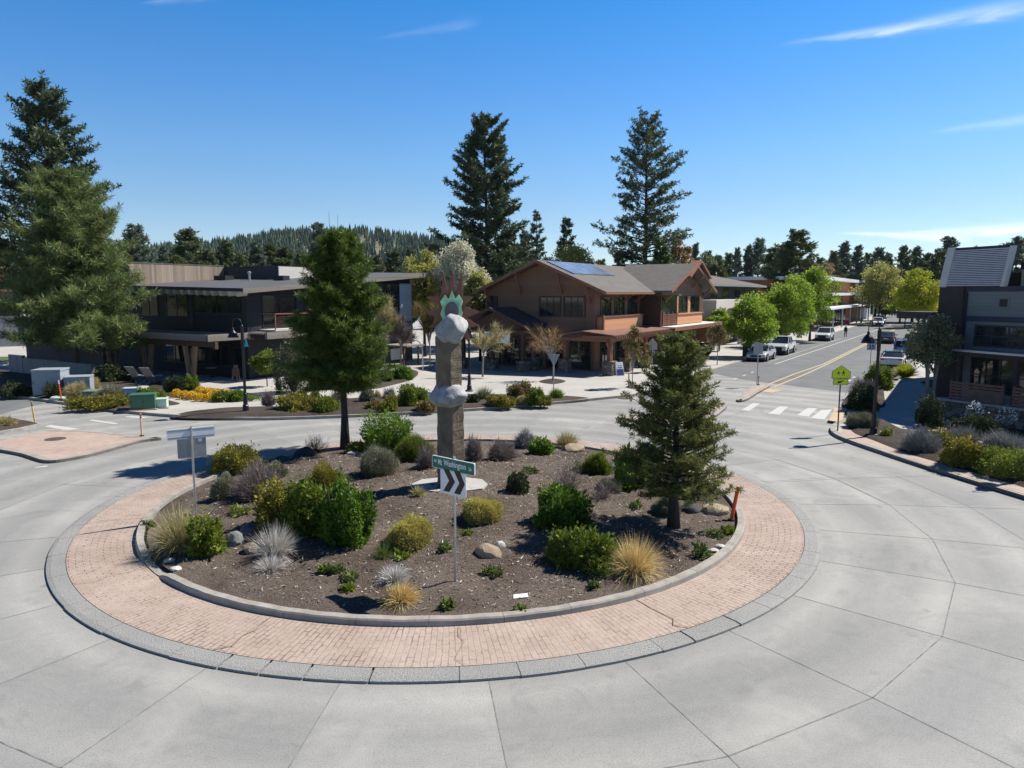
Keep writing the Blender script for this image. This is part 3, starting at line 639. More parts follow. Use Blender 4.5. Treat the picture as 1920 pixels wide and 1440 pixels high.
def shrub_mesh(seed, w, d, h, style, n=None, px=.03):
    """returns (foliage mesh, stem MB or None) in local coordinates, base at the origin"""
    g = np.random.default_rng(seed); st = MB(); kind, mt = style
    sz = max(w, h); K_ = {'leaf':16,'box':26,'ball':40,'twig':9,'brush':11}.get(kind, 8); CJ = rand_dir(g, K_); CJ[:,2] = np.abs(CJ[:,2])*.9; CJ = unit(CJ); amp = g.uniform(.75,1.12,K_)
    def cauli(D, wid, lo, hi):      # billows: each bump pushes the surface out
        return lo+hi*(np.exp(-(1-D@CJ.T)/wid)*amp).max(1)
    if kind in ('leaf','box','ball'):
        n = n or int(min(14000, max(1000, 2700*(w*h+w*d)))); lf = {'leaf':.052,'box':.040,'ball':.05}[kind]; lf = max(lf, px*.8)
        lump = {'leaf':.16,'box':.10,'ball':.05}[kind]; ph = g.uniform(0,6.3,6)
        D = rand_dir(g, n); D[:,2] = np.abs(D[:,2])*1.0-.12*(g.uniform(0,1,n) < .35); D = unit(D)
        az = np.arctan2(D[:,1],D[:,0]); el = np.arcsin(np.clip(D[:,2],-1,1))
        k = 1+lump*(np.sin(3*az+ph[0])*np.cos(2*el+ph[1])+.7*np.sin(5*az+ph[2]+3*el)+.6*np.sin(9*az+ph[3])*np.sin(6*el+ph[4]))*.6
        k = k*{'leaf':cauli(D,.085,.62,.42),'box':cauli(D,.05,.84,.16),'ball':cauli(D,.04,.9,.1)}[kind]; rad = 1-np.abs(g.normal(0,.11,n)); rad = np.where(g.uniform(0,1,n) < .05, g.uniform(1,1.22,n), rad); rad = np.where(g.uniform(0,1,n) < .2, g.uniform(.3,.95,n), rad)
        hz = np.maximum(np.hypot(D[:,0],D[:,1]),.08)**-(.26 if kind == 'leaf' else .22); Dx = D*np.stack([hz,hz,np.ones(n)],1)
        P = Dx*(k*rad)[:,None]*np.array([w*.56,d*.52,h*1.0]); P[:,2] = np.maximum(P[:,2]+h*.05, .02)
        N = unit(D*.7+g.normal(size=D.shape)*.75+np.array([0,0,.3]))
        sc_l = np.exp(g.normal(0,.38,n)); V = rhomb(P, N, lf*1.45*sc_l, lf*.75*sc_l*g.uniform(.7,1.2,n), g)
        pat = .5+.5*np.sin(4*az+ph[5])*np.sin(3*el+ph[1]); tint = .45*g.uniform(0,1,n)+.35*pat+.2*g.uniform(0,1)
        for i in range(34):
            a = g.uniform(0,6.28); q = g.uniform(.4,1.15); st.tube([(0.04*math.cos(a),.04*math.sin(a),-.05),(w*.25*q*math.cos(a),d*.25*q*math.sin(a),h*.4),(w*.4*q*math.cos(a+.2),d*.4*q*math.sin(a+.2),h*g.uniform(.6,1.0))], [.014*sz,.008*sz,.003], 4, cap=False)
        return quads_mesh('foliage', V, tint, mt), st
    if kind in ('twig','sparse','brush'):
        n = n or {'twig':900,'sparse':150,'brush':1500}[kind]; wd = {'twig':.010,'sparse':.014,'brush':.011}[kind]; wd = max(wd, px*.42)*(1 if kind != 'sparse' else .8)
        D = rand_dir(g, n); D[:,2] = np.abs(D[:,2])*.9+.12; D = unit(D); sc3 = np.array([w*.58,d*.56,h])
        B = np.stack([g.normal(0,.07*w,n), g.normal(0,.07*d,n), np.zeros(n)],1)
        kq = cauli(D,.10,.70,.34); T = D*sc3*(kq*g.uniform(.70,1.10,n))[:,None]; DD = T-B; L = np.linalg.norm(DD,axis=1)
        V1 = blades(B, unit(DD), L, wd, -.10, g, 2)
        k = 5 if kind != 'sparse' else 4; s = g.uniform(.35,.95,(n,k,1)); P = (B[:,None,:]+DD[:,None,:]*s).reshape(-1,3)
        N = unit(np.repeat(unit(DD),k,0)+g.normal(size=(n*k,3))*.55+np.array([0,0,.2]))
        V2 = blades(P, N, sz*g.uniform(.10,.24,n*k), wd*.75, -.1, g, 1)
        V = [V1, V2]; tn = [g.uniform(.0,.6,len(V1)), g.uniform(.15,1,len(V2))] if kind != 'brush' else [g.uniform(0,.15,len(V1)), g.uniform(0,.45,len(V2))]
        if kind == 'brush':
            m = n*4; Dq = rand_dir(g, m); Dq[:,2] = np.abs(Dq[:,2]); Pq = Dq*sc3*(cauli(Dq,.10,.70,.34)*g.uniform(.80,1.04,m))[:,None]; Pq[:,2] += h*.02
            V.append(rhomb(Pq, unit(Dq+g.normal(size=Dq.shape)*.5+np.array([0,0,.5])), max(.06,px*1.6)*g.uniform(.7,1.4,m), max(.018,px*.55), g)); tn.append(np.clip(.35+.5*Pq[:,2]/h+g.uniform(-.25,.25,m),0,1))
        return quads_mesh('foliage', np.concatenate(V), np.concatenate(tn), mt), None
    if kind in ('grass','flop','straw'):
        n = int((n or 900)*1.7); az = g.uniform(0,6.283,n); out = g.uniform(.05,1,n)**.7
        B = np.stack([np.cos(az)*w*.14*out, np.sin(az)*d*.14*out, np.zeros(n)],1)
        el = {'grass':(.95,.8),'flop':(.5,.55),'straw':(.8,.85)}[kind]
        up = el[0]+g.normal(0,.2,n); D = unit(np.stack([np.cos(az)*out*.75,np.sin(az)*out*.75,up],1)+g.normal(0,.1,(n,3)))
        V = blades(B, D, (h*1.15 if kind != 'flop' else max(w*.55,h))*g.uniform(.6,1.1,n), max(.012,px*.5), el[1]*g.uniform(.2,1.2,n)*out, g, 4)
        V[...,2] = np.maximum(V[...,2], .015)
        return quads_mesh('foliage', V, np.tile(g.uniform(0,1,n),4), mt), None
    if kind == 'mound':
        n = n or 900; D = rand_dir(g, n); D[:,2] = np.abs(D[:,2]); P = D*np.array([w*.5,d*.5,h])*g.uniform(.85,1.03,n)[:,None]
        V = rhomb(P, unit(D+g.normal(size=D.shape)*.5), .09*g.uniform(.7,1.3,n), .06, g); return quads_mesh('foliage', V, g.uniform(0,1,n), mt), None
SEED = [100]
def shrub(name, label, x0, x1, yt, yb, style, island=False, z=.17, group=None, cat=None, depth=None, n=None, hk=1.0, back=.42):
    """placed from its extent in the photo: real width, height and distance follow from the ground point it grows from"""
    SEED[0] += 1; xc = (x0+x1)/2
    if island: gx, gy, gz = GI(xc, yb)
    else: gx, gy = G(xc, yb, z); gz = z
    dist = math.hypot(gx, gy); mpp = dist/F; w = (x1-x0)*mpp; d = depth*w if depth else w*.9
    ux, uy = gx/dist, gy/dist; gx += ux*d*back; gy += uy*d*back; dd = math.hypot(gx, gy)
    h = max(.12, (yb-yt)*mpp*1.02 - d*back*(H-gz)/dd*.85)*hk
    if island: gz = zi(gx, gy); h *= .86 if style[0] in ('leaf','brush') else 1
    me, st = shrub_mesh(SEED[0], w*1.02, d, h, style, n, dd/720)
    o = link(name, me, None, 0, (gx, gy, gz-.03), SEED[0]*1.3 if depth is None else math.atan2(uy,ux)-math.pi/2)
    tag(o, label, cat or ('grass' if style[0] in ('grass','flop','straw') else 'shrub'), group)
    if st: st.build('stem', M_STEM, o)
    return o
def rock_mesh(seed, sx, sy, sz, detail=3, rough=.16, flat=.3):
    import bmesh
    from mathutils import noise
    bm = bmesh.new(); bmesh.ops.create_icosphere(bm, subdivisions=detail, radius=1)
    o = Vector((seed*3.7, seed*1.3, seed*.7))
    for v in bm.verts:
        p = v.co.normalized(); c = noise.cell_vector(p*1.3+o); k = 1+rough*(noise.noise(p*1.1+o)*.9+noise.noise(p*2.6+o)*.45+noise.noise(p*7+o)*.22+noise.noise(p*16+o)*.10)
        q = p*k
        for ax in range(9):
            nrm = (Vector(noise.random_unit_vector() if False else noise.noise_vector(o+Vector((ax*5.1,2.3,7.7))))).normalized(); dd = q.dot(nrm)
            if dd > .80: q -= nrm*(dd-.80)*.9
        v.co = Vector((q.x*sx, q.y*sy, max(-flat*sz, q.z*sz) if flat < .9 else q.z*sz))
    me = bpy.data.meshes.new('rock'); bm.to_mesh(me); bm.free(); me.polygons.foreach_set('use_smooth', [detail > 3]*len(me.polygons)); return me
def rock(name, label, x0, x1, yt, yb, m, seed, island=True, z=.15):
    xc = (x0+x1)/2; gx, gy, gz = GI(xc, yb) if island else (*G(xc, yb, z), z)
    mpp = math.hypot(gx,gy)/F; w = (x1-x0)*mpp; h = (yb-yt)*mpp; me = rock_mesh(seed, w*.52, w*.40, h*.55); me.materials.append(m)
    gy += w*.3; gz = zi(gx,gy) if island else z
    return tag(link(name, me, None, 0, (gx,gy,gz+h*.10), seed*.3), label, 'rock')
# ------------------------------------------------------------------ buildings (local frame: x along the street, y away from it, z up)
M_BSID = siding('brown lap siding', (.20,.108,.064), .17, .7)
M_BLIT = siding('sunlit lap siding', (.56,.285,.145), .16, .65)  # lit copy of the brown siding: sunshine put into the colour
M_BTRIM = mat('russet trim', (.215,.092,.056), .6, var=.2, scale=5)
M_BDARK = mat('dark brown timber', (.075,.040,.028), .7, var=.3, scale=6)
def shingle(name, c, row=.22):
    t = NT(name); v = t.coord(); n = t.noise(v, 1.2, 5); f = t.noise(t.mapv(v,(3,3,3)), 9, 3)
    s = t.n('ShaderNodeSeparateXYZ'); t.l(v, s.inputs[0]); fr = t.math('FRACT', t.math('DIVIDE', s.outputs[2], row*.4))
    b = t.ramp(n, [(.3, tuple(x*.85 for x in c)), (.7, tuple(x*1.12 for x in c))]); b = t.mix(.6, b, t.ramp(f, [(.3,.75),(.7,1.15)]), 'MULTIPLY'); b = t.mix(.5, b, t.ramp(fr, [(0,.6),(.25,1)]), 'MULTIPLY')
    return t.fin(b, .85, 0, .2)
M_ROOF = shingle('grey brown shingles', (.135,.125,.115)); M_ROOF2 = shingle('brown hip shingles', (.14,.115,.10)); M_ROOFB = mat('slate blue metal roof', (.05,.055,.075), .45, .2, .15, 3)
M_RED = mat('rust red metal canopy', (.21,.112,.082), .5, .1, .2, 3)
M_GLASS = glass('dark window glass'); M_FRAME = mat('black window frame', (.018,.017,.017), .4, var=.2)
def refl_glass(name):
    t = NT(name); n = t.noise(t.coord(), 1.1, 3); return t.fin(t.ramp(n, [(.4,(.02,.022,.02)),(.7,(.05,.055,.05))]), .03, 0, 1.0)
M_RGLASS = refl_glass('reflecting window glass')
M_STONE = None
def stone_mat(name, c1, c2, sc_=2.2):
    t = NT(name); v = t.coord(); vo = t.n('ShaderNodeTexVoronoi'); vo.inputs['Scale'].default_value = sc_; t.l(t.mapv(v,(1,1,1.8)), vo.inputs['Vector'])
    ed = t.n('ShaderNodeTexVoronoi', feature='DISTANCE_TO_EDGE'); ed.inputs['Scale'].default_value = sc_; t.l(t.mapv(v,(1,1,1.8)), ed.inputs['Vector'])
    s = t.n('ShaderNodeSeparateColor'); t.l(vo.outputs['Color'], s.inputs[0]); c = t.ramp(s.outputs[0], [(.1,c1),(.9,c2)])
    n = t.noise(v, 9, 4); c = t.mix(.5, c, t.ramp(n,[(.3,.7),(.7,1.15)]), 'MULTIPLY'); e = t.ramp(ed.outputs['Distance'], [(.02,.35),(.07,1)])
    t.bump(e, .7, .03); return t.fin(t.mix(1, c, e, 'MULTIPLY'), .85)
M_STONE = stone_mat('ledge stone', (.10,.085,.07), (.24,.20,.165))
M_CONC2 = mat('pale render', (.55,.52,.47), .8, var=.06, scale=2)
M_CHAR = siding('charcoal siding', (.017,.018,.024), .2, .7); M_CHARD = mat('charcoal trim', (.02,.02,.024), .6)
M_BLUESID = siding('blue grey clapboard', (.36,.40,.45), .22, .6)
M_MEMB = mat('grey roof membrane', (.085,.085,.092), .75, var=.15, scale=.6)
M_PERG = siding('weathered grey wood', (.20,.175,.15), .14, .8, .25); M_PERG2 = mat('oiled fir post', (.26,.155,.095), .7, var=.3, scale=4, stretch=(4,4,.5))
M_OLDW = siding('weathered board screen', (.27,.215,.165), .22, .85, .35, horizontal=False)
M_STEEL = mat('galvanised steel', (.45,.46,.47), .42, .75, .12, 8); M_BLKM = mat('black painted metal', (.012,.012,.014), .42, .1, .2, 4)
M_WHT = mat('white panel', (.72,.74,.76), .5, var=.04)
def win(par, face, a0, a1, z0, z1, off, cols=1, rows=1, fr=.09, gm=None, fm=None, name='window', lip=.06):
    b = MB(); p = MB()
    def bx(m, a, c, za, zb, d0, d1):
        if face == 'x': m.box(off-d1, off-d0, a, c, za, zb)
        else: m.box(a, c, off-d1, off-d0, za, zb)
    for (a,c,za,zb) in ((a0-fr,a1+fr,z1,z1+fr),(a0-fr,a1+fr,z0-fr,z0),(a0-fr,a0,z0,z1),(a1,a1+fr,z0,z1)): bx(b,a,c,za,zb,.0,lip)
    for i in range(1,cols): q = a0+(a1-a0)*i/cols; bx(b,q-.025,q+.025,z0,z1,.012,lip-.01)
    for i in range(1,rows): q = z0+(z1-z0)*i/rows; bx(b,a0,a1,q-.02,q+.02,.012,lip-.014)
    o = b.build(name, fm or M_FRAME, par); bx(p,a0,a1,z0,z1,.0,.015); p.build('pane', gm or M_GLASS, o); return o
def gab_x(b, x0, x1, yc, hw, ze, zr, th=.16, m=0):      # gable roof, ridge along x
    for s in (-1,1): b.ext([(x0,yc,zr),(x1,yc,zr),(x1,yc+s*hw,ze),(x0,yc+s*hw,ze)], (0,0,-th), m)
def gab_y(b, y0, y1, xc, hw, ze, zr, th=.16, m=0):
    for s in (-1,1): b.ext([(xc,y0,zr),(xc,y1,zr),(xc+s*hw,y1,ze),(xc+s*hw,y0,ze)], (0,0,-th), m)
RZ = R(58)
# ===== B: brown craftsman building
bb = thing('craftsman_building', 'two storey brown craftsman building with gabled shingle roof and solar panels', 'building', (*BO,0), RZ)
yr = 5.0
wb = MB(); wb.ext([(0,0,0),(0,10.7,0),(0,10.7,6.95),(0,yr,9.0),(0,0,6.95)], (22.5,0,0)); wb.build('wall', M_BSID, bb)
wb = MB(); wb.box(10.2,22.3,-1.9,-.002,3.45,6.9); wb.ext([(10.2,-1.9,6.9),(22.3,-1.9,6.9),(16.6,-1.9,9.15)], (0,1.8,0)); wb.build('bay_wall', M_BSID, bb)
r = MB(); gab_x(r, -1.0, 23.4, yr, 6.4, 6.62, 9.28); r.build('roof', M_ROOF, bb)
r = MB(); gab_x(r, 2.4, 14, yr+1.7, 6.2, 6.55, 9.22); r.build('roof', M_ROOF, bb)
r = MB(); gab_y(r, -3.0, 4.4, 16.7, 7.0, 6.75, 9.42); r.build('bay_roof', M_ROOF, bb)
r = MB(); gab_y(r, -3.25, -2.2, 17.6, 3.3, 8.15, 9.75, .2); r.build('dormer_gable', M_BTRIM, bb)
t = MB()                                                   # bargeboards and eave boards
for s in (-1,1): t.ext([(-1.06,yr,9.30),(-1.06,yr+s*6.45,6.63),(-1.06,yr+s*6.45,6.36),(-1.06,yr,9.03)], (.055,0,0))
t.box(-1.0,9.7,yr-6.47,yr-6.40,6.42,6.62)
for s in (-1,1): t.ext([(16.7,-3.06,9.45),(16.7+s*7.05,-3.06,6.76),(16.7+s*7.05,-3.06,6.46),(16.7,-3.06,9.15)], (0,.055,0))
t.build('bargeboard', M_BTRIM, bb)
for (y, z0, z1) in ((.4,5.9,6.9),(3.0,6.6,8.1),(7.0,6.6,8.1),(10.2,5.9,6.8)):
    q = MB(); q.bar((-.02,y,z0-.2),(-.98,y,z1-.05),.14,.16); q.bar((0,y,z1-.02),(-1.0,y,z1+.02),.13,.14); q.build('knee_brace', M_BTRIM, bb)
for x in (11,14.4,18.8,21.8):
    q = MB(); zt = 9.2-abs(x-16.7)*.38; q.bar((x,-1.92,zt-1.3),(x,-2.95,zt-.25),.16,.18); q.build('knee_brace', M_BTRIM, bb)
for x in (2.5,5.5,8.3):
    q = MB(); q.bar((x,-.02,5.75),(x,-1.1,6.45),.13,.15); q.build('knee_brace', M_BTRIM, bb)
for bx_ in ((-.05,.0,-.05,10.75,6.36,6.52),(-.06,0,-.05,10.75,3.35,3.75),(0,10.2,-.06,-.002,3.4,3.6),(-.075,.0,-.075,.12,0,6.9)): tb = MB(); tb.box(*bx_); tb.build('trim', M_BTRIM, bb)
for y in (1.0,9.2): tb = MB(); tb.box(-.04,0,y-.06,y+.06,3.75,6.36); tb.build('batten', M_BTRIM, bb)
for a0,a1 in ((3.2,5.1),(.95,2.75)): win(bb,'x',a0,a1,4.66,6.15,0,3,1,.12)
win(bb,'x',9.5,10.45,5.2,6.2,0,2,3,.08,M_RGLASS)
for a0,a1 in ((1.2,3.1),(4.0,5.9),(6.9,8.8)): win(bb,'y',a0,a1,4.65,6.15,0,2,1,.12,M_RGLASS)
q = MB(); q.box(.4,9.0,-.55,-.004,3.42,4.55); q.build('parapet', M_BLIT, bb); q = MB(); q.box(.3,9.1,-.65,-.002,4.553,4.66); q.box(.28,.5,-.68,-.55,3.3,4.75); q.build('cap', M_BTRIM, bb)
q = MB(); q.box(9.9,10.18,-1.95,-.01,3.5,6.2); q.box(9.6,9.85,-.06,-.003,3.6,6.3); q.build('post', M_BDARK, bb)
q = MB(); q.box(10.3,14.2,-1.94,-1.903,4.5,6.35); q.build('porch_opening', M_GLASS, bb)
q = MB()
for k in range(6): q.box(10.3,14.2,-2.02,-1.96,3.62+.17*k,3.70+.17*k)
for x in (10.3,11.6,12.9,14.1): q.box(x,x+.1,-2.04,-1.95,3.5,4.75)
q.build('railing', M_BTRIM, bb)
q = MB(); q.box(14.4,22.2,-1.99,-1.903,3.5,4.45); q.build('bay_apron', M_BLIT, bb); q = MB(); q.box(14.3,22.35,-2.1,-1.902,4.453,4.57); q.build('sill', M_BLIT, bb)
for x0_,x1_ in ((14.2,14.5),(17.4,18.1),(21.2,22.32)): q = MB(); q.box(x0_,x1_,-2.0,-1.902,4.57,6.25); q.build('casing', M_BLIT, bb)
for a0,a1 in ((14.7,17.2),(18.3,21.0)): win(bb,'y',a0,a1,4.7,6.2,-1.9,2,1,.1,M_RGLASS)
q = MB(); q.box(10.0,25.5,-3.3,-.01,3.30,3.44); q.build('bay_canopy', M_CONC2, bb); q = MB(); q.box(9.9,25.6,-3.36,-3.303,3.06,3.42); q.build('fascia', M_BTRIM, bb)
q = MB(); q.ext([(-2.6,-2.9,3.30),(10,-2.9,3.30),(10,-.08,3.58),(-2.6,-.08,3.58)], (0,0,-.07)); q.ext([(-2.6,-.08,3.58),(-.08,-.08,3.58),(-.08,1.6,3.58),(-2.6,1.6,3.30)], (0,0,-.07)); q.build('pergola_roof', M_RED, bb)
q = MB()
for k in range(30):
    x = -2.5+k*.43; q.box(x,x+.13,-3.12,-.1,3.03,3.20)
q.build('rafter', M_BTRIM, bb)
q = MB(); q.box(-2.4,10,-2.55,-2.35,2.75,3.02); q.box(-2.42,-2.2,-2.3,5.5,2.75,3.02); q.build('beam', M_BTRIM, bb)
for (x,y) in ((-2.1,-2.3),(1.4,-2.3),(5.2,-2.3),(8.9,-2.3),(-2.1,1.6),(-2.1,4.6)):
    p = MB(); p.box(x-.42,x+.42,y-.42,y+.42,0,1.15); p.box(x-.48,x+.48,y-.48,y+.48,1.152,1.25); po = p.build('pier', M_STONE, bb)
    p = MB(); p.box(x-.20,x-.05,y-.2,y-.05,1.25,2.75); p.box(x+.05,x+.20,y+.05,y+.2,1.25,2.75); p.box(x+.05,x+.2,y-.2,y-.05,1.25,2.75); p.bar((x,y-.02,2.0),(x+.75,y-.02,2.75),.1,.12); p.bar((x,y-.02,2.0),(x-.6,y-.02,2.75),.1,.12); p.build('post', M_BTRIM, po)
for k,(a0,a1) in enumerate(((.4,2.2),(2.6,4.4),(5.0,6.6),(7.2,8.8),(9.2,10.4))): win(bb,'x',a0,a1,.35,2.65,0,2 if k != 2 else 1,2,.1,M_RGLASS if k in (0,3) else M_GLASS, name='shop_window' if k != 2 else 'door')
for (a0,a1) in ((1.2,3.6),(4.4,6.8),(8.0,10.4),(13,16),(17.5,21.5)): win(bb,'y',a0,a1,.4,2.7,0,3,2,.1, name='shop_window')
q = MB(); q.box(11.0,12.4,-2.6,-.01,0,3.05); q.box(22.0,22.9,-2.6,-.01,0,3.05); q.build('buttress', M_BSID, bb)
r = MB(); gab_x(r, -3.9, 0, 7.75, 3.9, 3.72, 5.35, .14); r.build('porch_roof', M_ROOFB, bb)
q = MB(); q.ext([(-3.2,4.6,3.5),(-3.2,10.9,3.5),(-3.2,7.75,4.95)], (.1,0,0)); q.box(-3.5,-3.2,4.2,11.4,3.2,3.5); 
for s in (-1,1): q.ext([(-3.96,7.75,5.38),(-3.96,7.75+s*3.95,3.73),(-3.96,7.75+s*3.95,3.48),(-3.96,7.75,5.13)], (.055,0,0))
q.build('porch_gable', M_BDARK, bb)
for y in (4.8,7.8,10.8):
    p = MB(); p.box(-3.75,-2.95,y-.4,y+.4,0,1.0); po = p.build('pier', M_STONE, bb); p = MB(); p.box(-3.5,-3.2,y-.15,y+.15,1.0,3.2); p.build('post', M_BDARK, po)
# chimney-like roof kit
# solar array: nine modules in a sheared bank on the street-side slope
def slope(y): return 9.28-(yr-y)*(9.28-6.62)/6.4
def pv_mat():
    t = NT('photovoltaic cells'); s = t.n('ShaderNodeSeparateXYZ'); t.l(t.coord(), s.inputs[0])
    fx = t.math('FRACT', t.math('DIVIDE', s.outputs[0], .156)); fy = t.math('FRACT', t.math('DIVIDE', s.outputs[1], .145))
    g = t.math('MINIMUM', t.ramp(fx, [(.02,0),(.08,1)]), t.ramp(fy, [(.02,0),(.08,1)])); n = t.noise(t.coord(), .7, 3)
    return t.fin(t.mix(g, (.30,.33,.38), t.ramp(n, [(.35,(.09,.11,.16)),(.65,(.19,.22,.28))])), .2, 0, .4)
M_PV = pv_mat()
for row in range(3):
    for k in range(5):
        y0 = yr-.35-row*.86; y1 = y0-.82; x0 = .2+k*1.72; q = MB(); lift = .09
        q.ext([(x0,y0,slope(y0)+lift),(x0+1.66,y0,slope(y0)+lift),(x0+1.66,y1,slope(y1)+lift),(x0,y1,slope(y1)+lift)], (0,0,-.045)); q.build('solar_panel', M_PV, bb)
# ===== A: dark modern building
AO = (-19.5,53.3); ab = thing('modern_building', 'dark charcoal two storey building with low sloping roof and timber trellis', 'building', (*AO,0), RZ)
def zr_(x, y): return 6.95+.075*x+.02*y
w_ = MB(); P = [(0,0),(18.5,0),(18.5,22),(0,22)]
w_.add([(x,y,0) for x,y in P]+[(x,y,zr_(x,y)-.28) for x,y in P], [(0,1,5,4),(1,2,6,5),(2,3,7,6),(3,0,4,7),(4,5,6,7)]); w_.build('wall', M_CHAR, ab)
r = MB(); r.ext([(-1.2,-1.2,zr_(-1.2,-1.2)),(20.2,-1.2,zr_(20.2,-1.2)),(20.2,24,zr_(20.2,24)),(-1.2,24,zr_(-1.2,24))], (0,0,-.10)); r.build('roof', M_MEMB, ab)
q = MB(); q.ext([(-1.25,-1.26,zr_(-1.2,-1.2)-.01),(20.25,-1.26,zr_(20.2,-1.2)-.01),(20.25,-1.26,zr_(20.2,-1.2)-.36),(-1.25,-1.26,zr_(-1.2,-1.2)-.36)], (0,.055,0)); q.build('fascia', M_PERG, ab)
q = MB(); q.ext([(-1.26,-1.2,zr_(-1.2,-1.2)+.02),(-1.26,24,zr_(-1.2,24)+.02),(-1.26,24,zr_(-1.2,24)-.22),(-1.26,-1.2,zr_(-1.2,-1.2)-.22)], (.055,0,0)); q.build('fascia', M_CHARD, ab)
q = MB()
for k in range(26):
    y = -.7+k*.93; z = zr_(-1.2,y)-.22; q.ext([(-1.24,y,z),(-1.24,y+.42,z),(-1.24,y+.21,z-.36)], (.9,0,0.05))
q.build('lit_rafter_tail', mat('rafter ends with gap light', (.42,.40,.37), .7), ab)  # rafter tails coloured pale to stand for light showing between the rafters
for a0,a1,c,z0 in ((.8,6.2,4,5.02),(7.2,9.9,2,4.75),(11.2,13.5,2,4.75)): win(ab,'x',a0,a1,z0,6.42,0,c,1,.07)
q = MB(); q.box(-.07,0,6.45,6.95,4,6.8); q.build('trim', M_CHARD, ab); q = MB(); q.box(-.06,0,-.02,.45,0,6.6); q.build('trim', M_CHARD, ab)
q = MB()                                                                     # deck-like trellis in front
for k in range(13): q.box(-3.3+k*.25,-3.3+k*.25+.16,.2+.22*(k%2),13.6,3.42,3.56)
q.build('trellis', M_PERG, ab)
q = MB()
for k in range(16): q.box(-3.55,-.05,.3+k*.86,.3+k*.86+.09,3.1,3.40)
q.build('joist', M_CHARD, ab)
q = MB(); q.box(-3.62,-3.36,-.3,13.8,3.16,3.62); q.box(-3.62,-.1,-.32,-.08,3.16,3.62); q.box(-.1,9,-2.2,-1.96,3.2,3.7); q.build('fascia', M_PERG, ab)
q = MB(); q.box(-3.2,-2.9,-.2,13.4,2.72,3.08); q.box(-3.2,-2.95,-.5,-.22,2.6,3.1); q.build('beam', M_BDARK, ab)
for y in (2.6,8.0,12.6):
    for s in (-1,1):
        q = MB(); q.bar((-3.05,y+s*.12,0),(-3.05,y+s*.62,2.75),.26,.26); q.build('column', M_PERG2, ab)
q = MB()
for k in range(9): q.box(-.2,9,-2.1+k*.24,-2.1+k*.24+.16,3.55,3.66)
q.build('trellis', M_PERG, ab)
q = MB(); q.box(1.0,7.5,-1.8,-.01,3.72,3.82); q.build('balcony_floor', M_CONC2, ab)
q = MB()
for x in (1.0,2.6,4.2,5.8,7.4): q.box(x,x+.07,-1.8,-1.73,3.82,4.95)
q.box(1.0,7.5,-1.82,-1.72,4.95,5.03); q.box(1.0,1.06,-1.8,-.02,4.95,5.03)
for k in range(6): q.box(1.0,7.5,-1.78,-1.75,4.0+k*.15,4.02+k*.15)
q.build('railing', M_BTRIM, ab)
win(ab,'y',1.4,4.6,3.95,6.3,0,2,1,.08,name='glass_door'); win(ab,'y',5.5,9.5,4.4,6.3,0,3,1,.08)
q = MB(); q.box(10.5,18.5,-.14,-.003,0,3.9); q.build('stone_base', M_STONE, ab)
q = MB(); q.box(16.95,18.56,-.10,-.004,1.8,7.4); q.box(18.50,18.6,-.1,8,0,7.6); q.build('corner_cladding', M_BLUESID, ab)
win(ab,'y',15.0,16.85,4.9,7.3,0,2,2,.07); win(ab,'y',11.5,14.2,4.9,6.9,0,3,1,.07)
for a0,a1 in ((2.2,4.4),(5.2,7.2),(7.8,10.4)): win(ab,'x',a0,a1,1.05,2.5,0,2,1,.1,M_RGLASS if a0 > 7 else M_GLASS)
win(ab,'x',.7,1.7,.1,2.4,0,1,1,.08,name='door')
q = MB(); q.box(-.5,8.5,14.0,14.22,7.1,9.0); q.build('roof_screen', M_OLDW, ab); q = MB(); q.box(-.55,8.5,13.97,14.25,9.0,9.06); q.build('screen_cap', M_PERG, ab)
q = MB(); q.box(8.5,17.5,6.6,20,7.5,8.92); q.build('plant_room', mat('navy metal cladding', (.030,.034,.050), .5), ab); q = MB(); q.box(8.56,17.5,6.52,6.598,7.6,8.85); q.build('plant_panel', M_CONC2, ab)
for (x,y,s) in ((6.4,11.0,.9),(7.2,4.4,.7)): q = MB(); q.box(x,x+s,y,y+s*1.8,zr_(x,y)-.1,zr_(x,y)+.42); q.build('roof_vent', M_CHARD, ab)
for (x,y) in ((6.6,8.0),(9.6,3.0)): q = MB(); q.cyl((x,y,zr_(x,y)-.1),(x,y,zr_(x,y)+.6),.10); q.lathe([(.16,0),(.16,.14),(.05,.2)], (x,y,zr_(x,y)+.6)); q.build('roof_pipe', M_STEEL, ab)
# ===== C: hip roofed dark building farther up the street
cb = thing('hip_roof_building', 'dark building with brown hip roof and white arched entrance', 'building', (*BW(26,.6),0), RZ)
q = MB(); q.box(.6,30,0,17,0,7.5); q.build('wall', mat('dark brown wall', (.045,.038,.034), .8), cb)
r = MB(); e = [(-.6,-1.2,7.6),(31,-1.2,7.6),(31,18,7.6),(-.6,18,7.6)]; a_, b_ = (7,8.5,9.9),(20,8.5,9.9)
r.add(e+[a_,b_], [(0,1,5,4),(1,2,5),(2,3,4,5),(3,0,4),(3,2,1,0)]); r.build('roof', M_ROOF2, cb)
q = MB(); q.box(-.65,31.05,-1.27,-1.21,7.35,7.62); q.build('gutter', M_STEEL, cb)
q = MB(); q.box(9,16,5.5,11.5,8.2,10.25); q.build('roof_house', M_CONC2, cb); q = MB(); q.box(3,7.6,6.4,11,8.4,10.0); q.build('roof_house', M_CHARD, cb); q = MB(); q.lathe([(.4,0),(.4,.3),(.3,.6),(.1,.75)], (18.5,4,8.9)); q.build('roof_vent', M_WHT, cb)
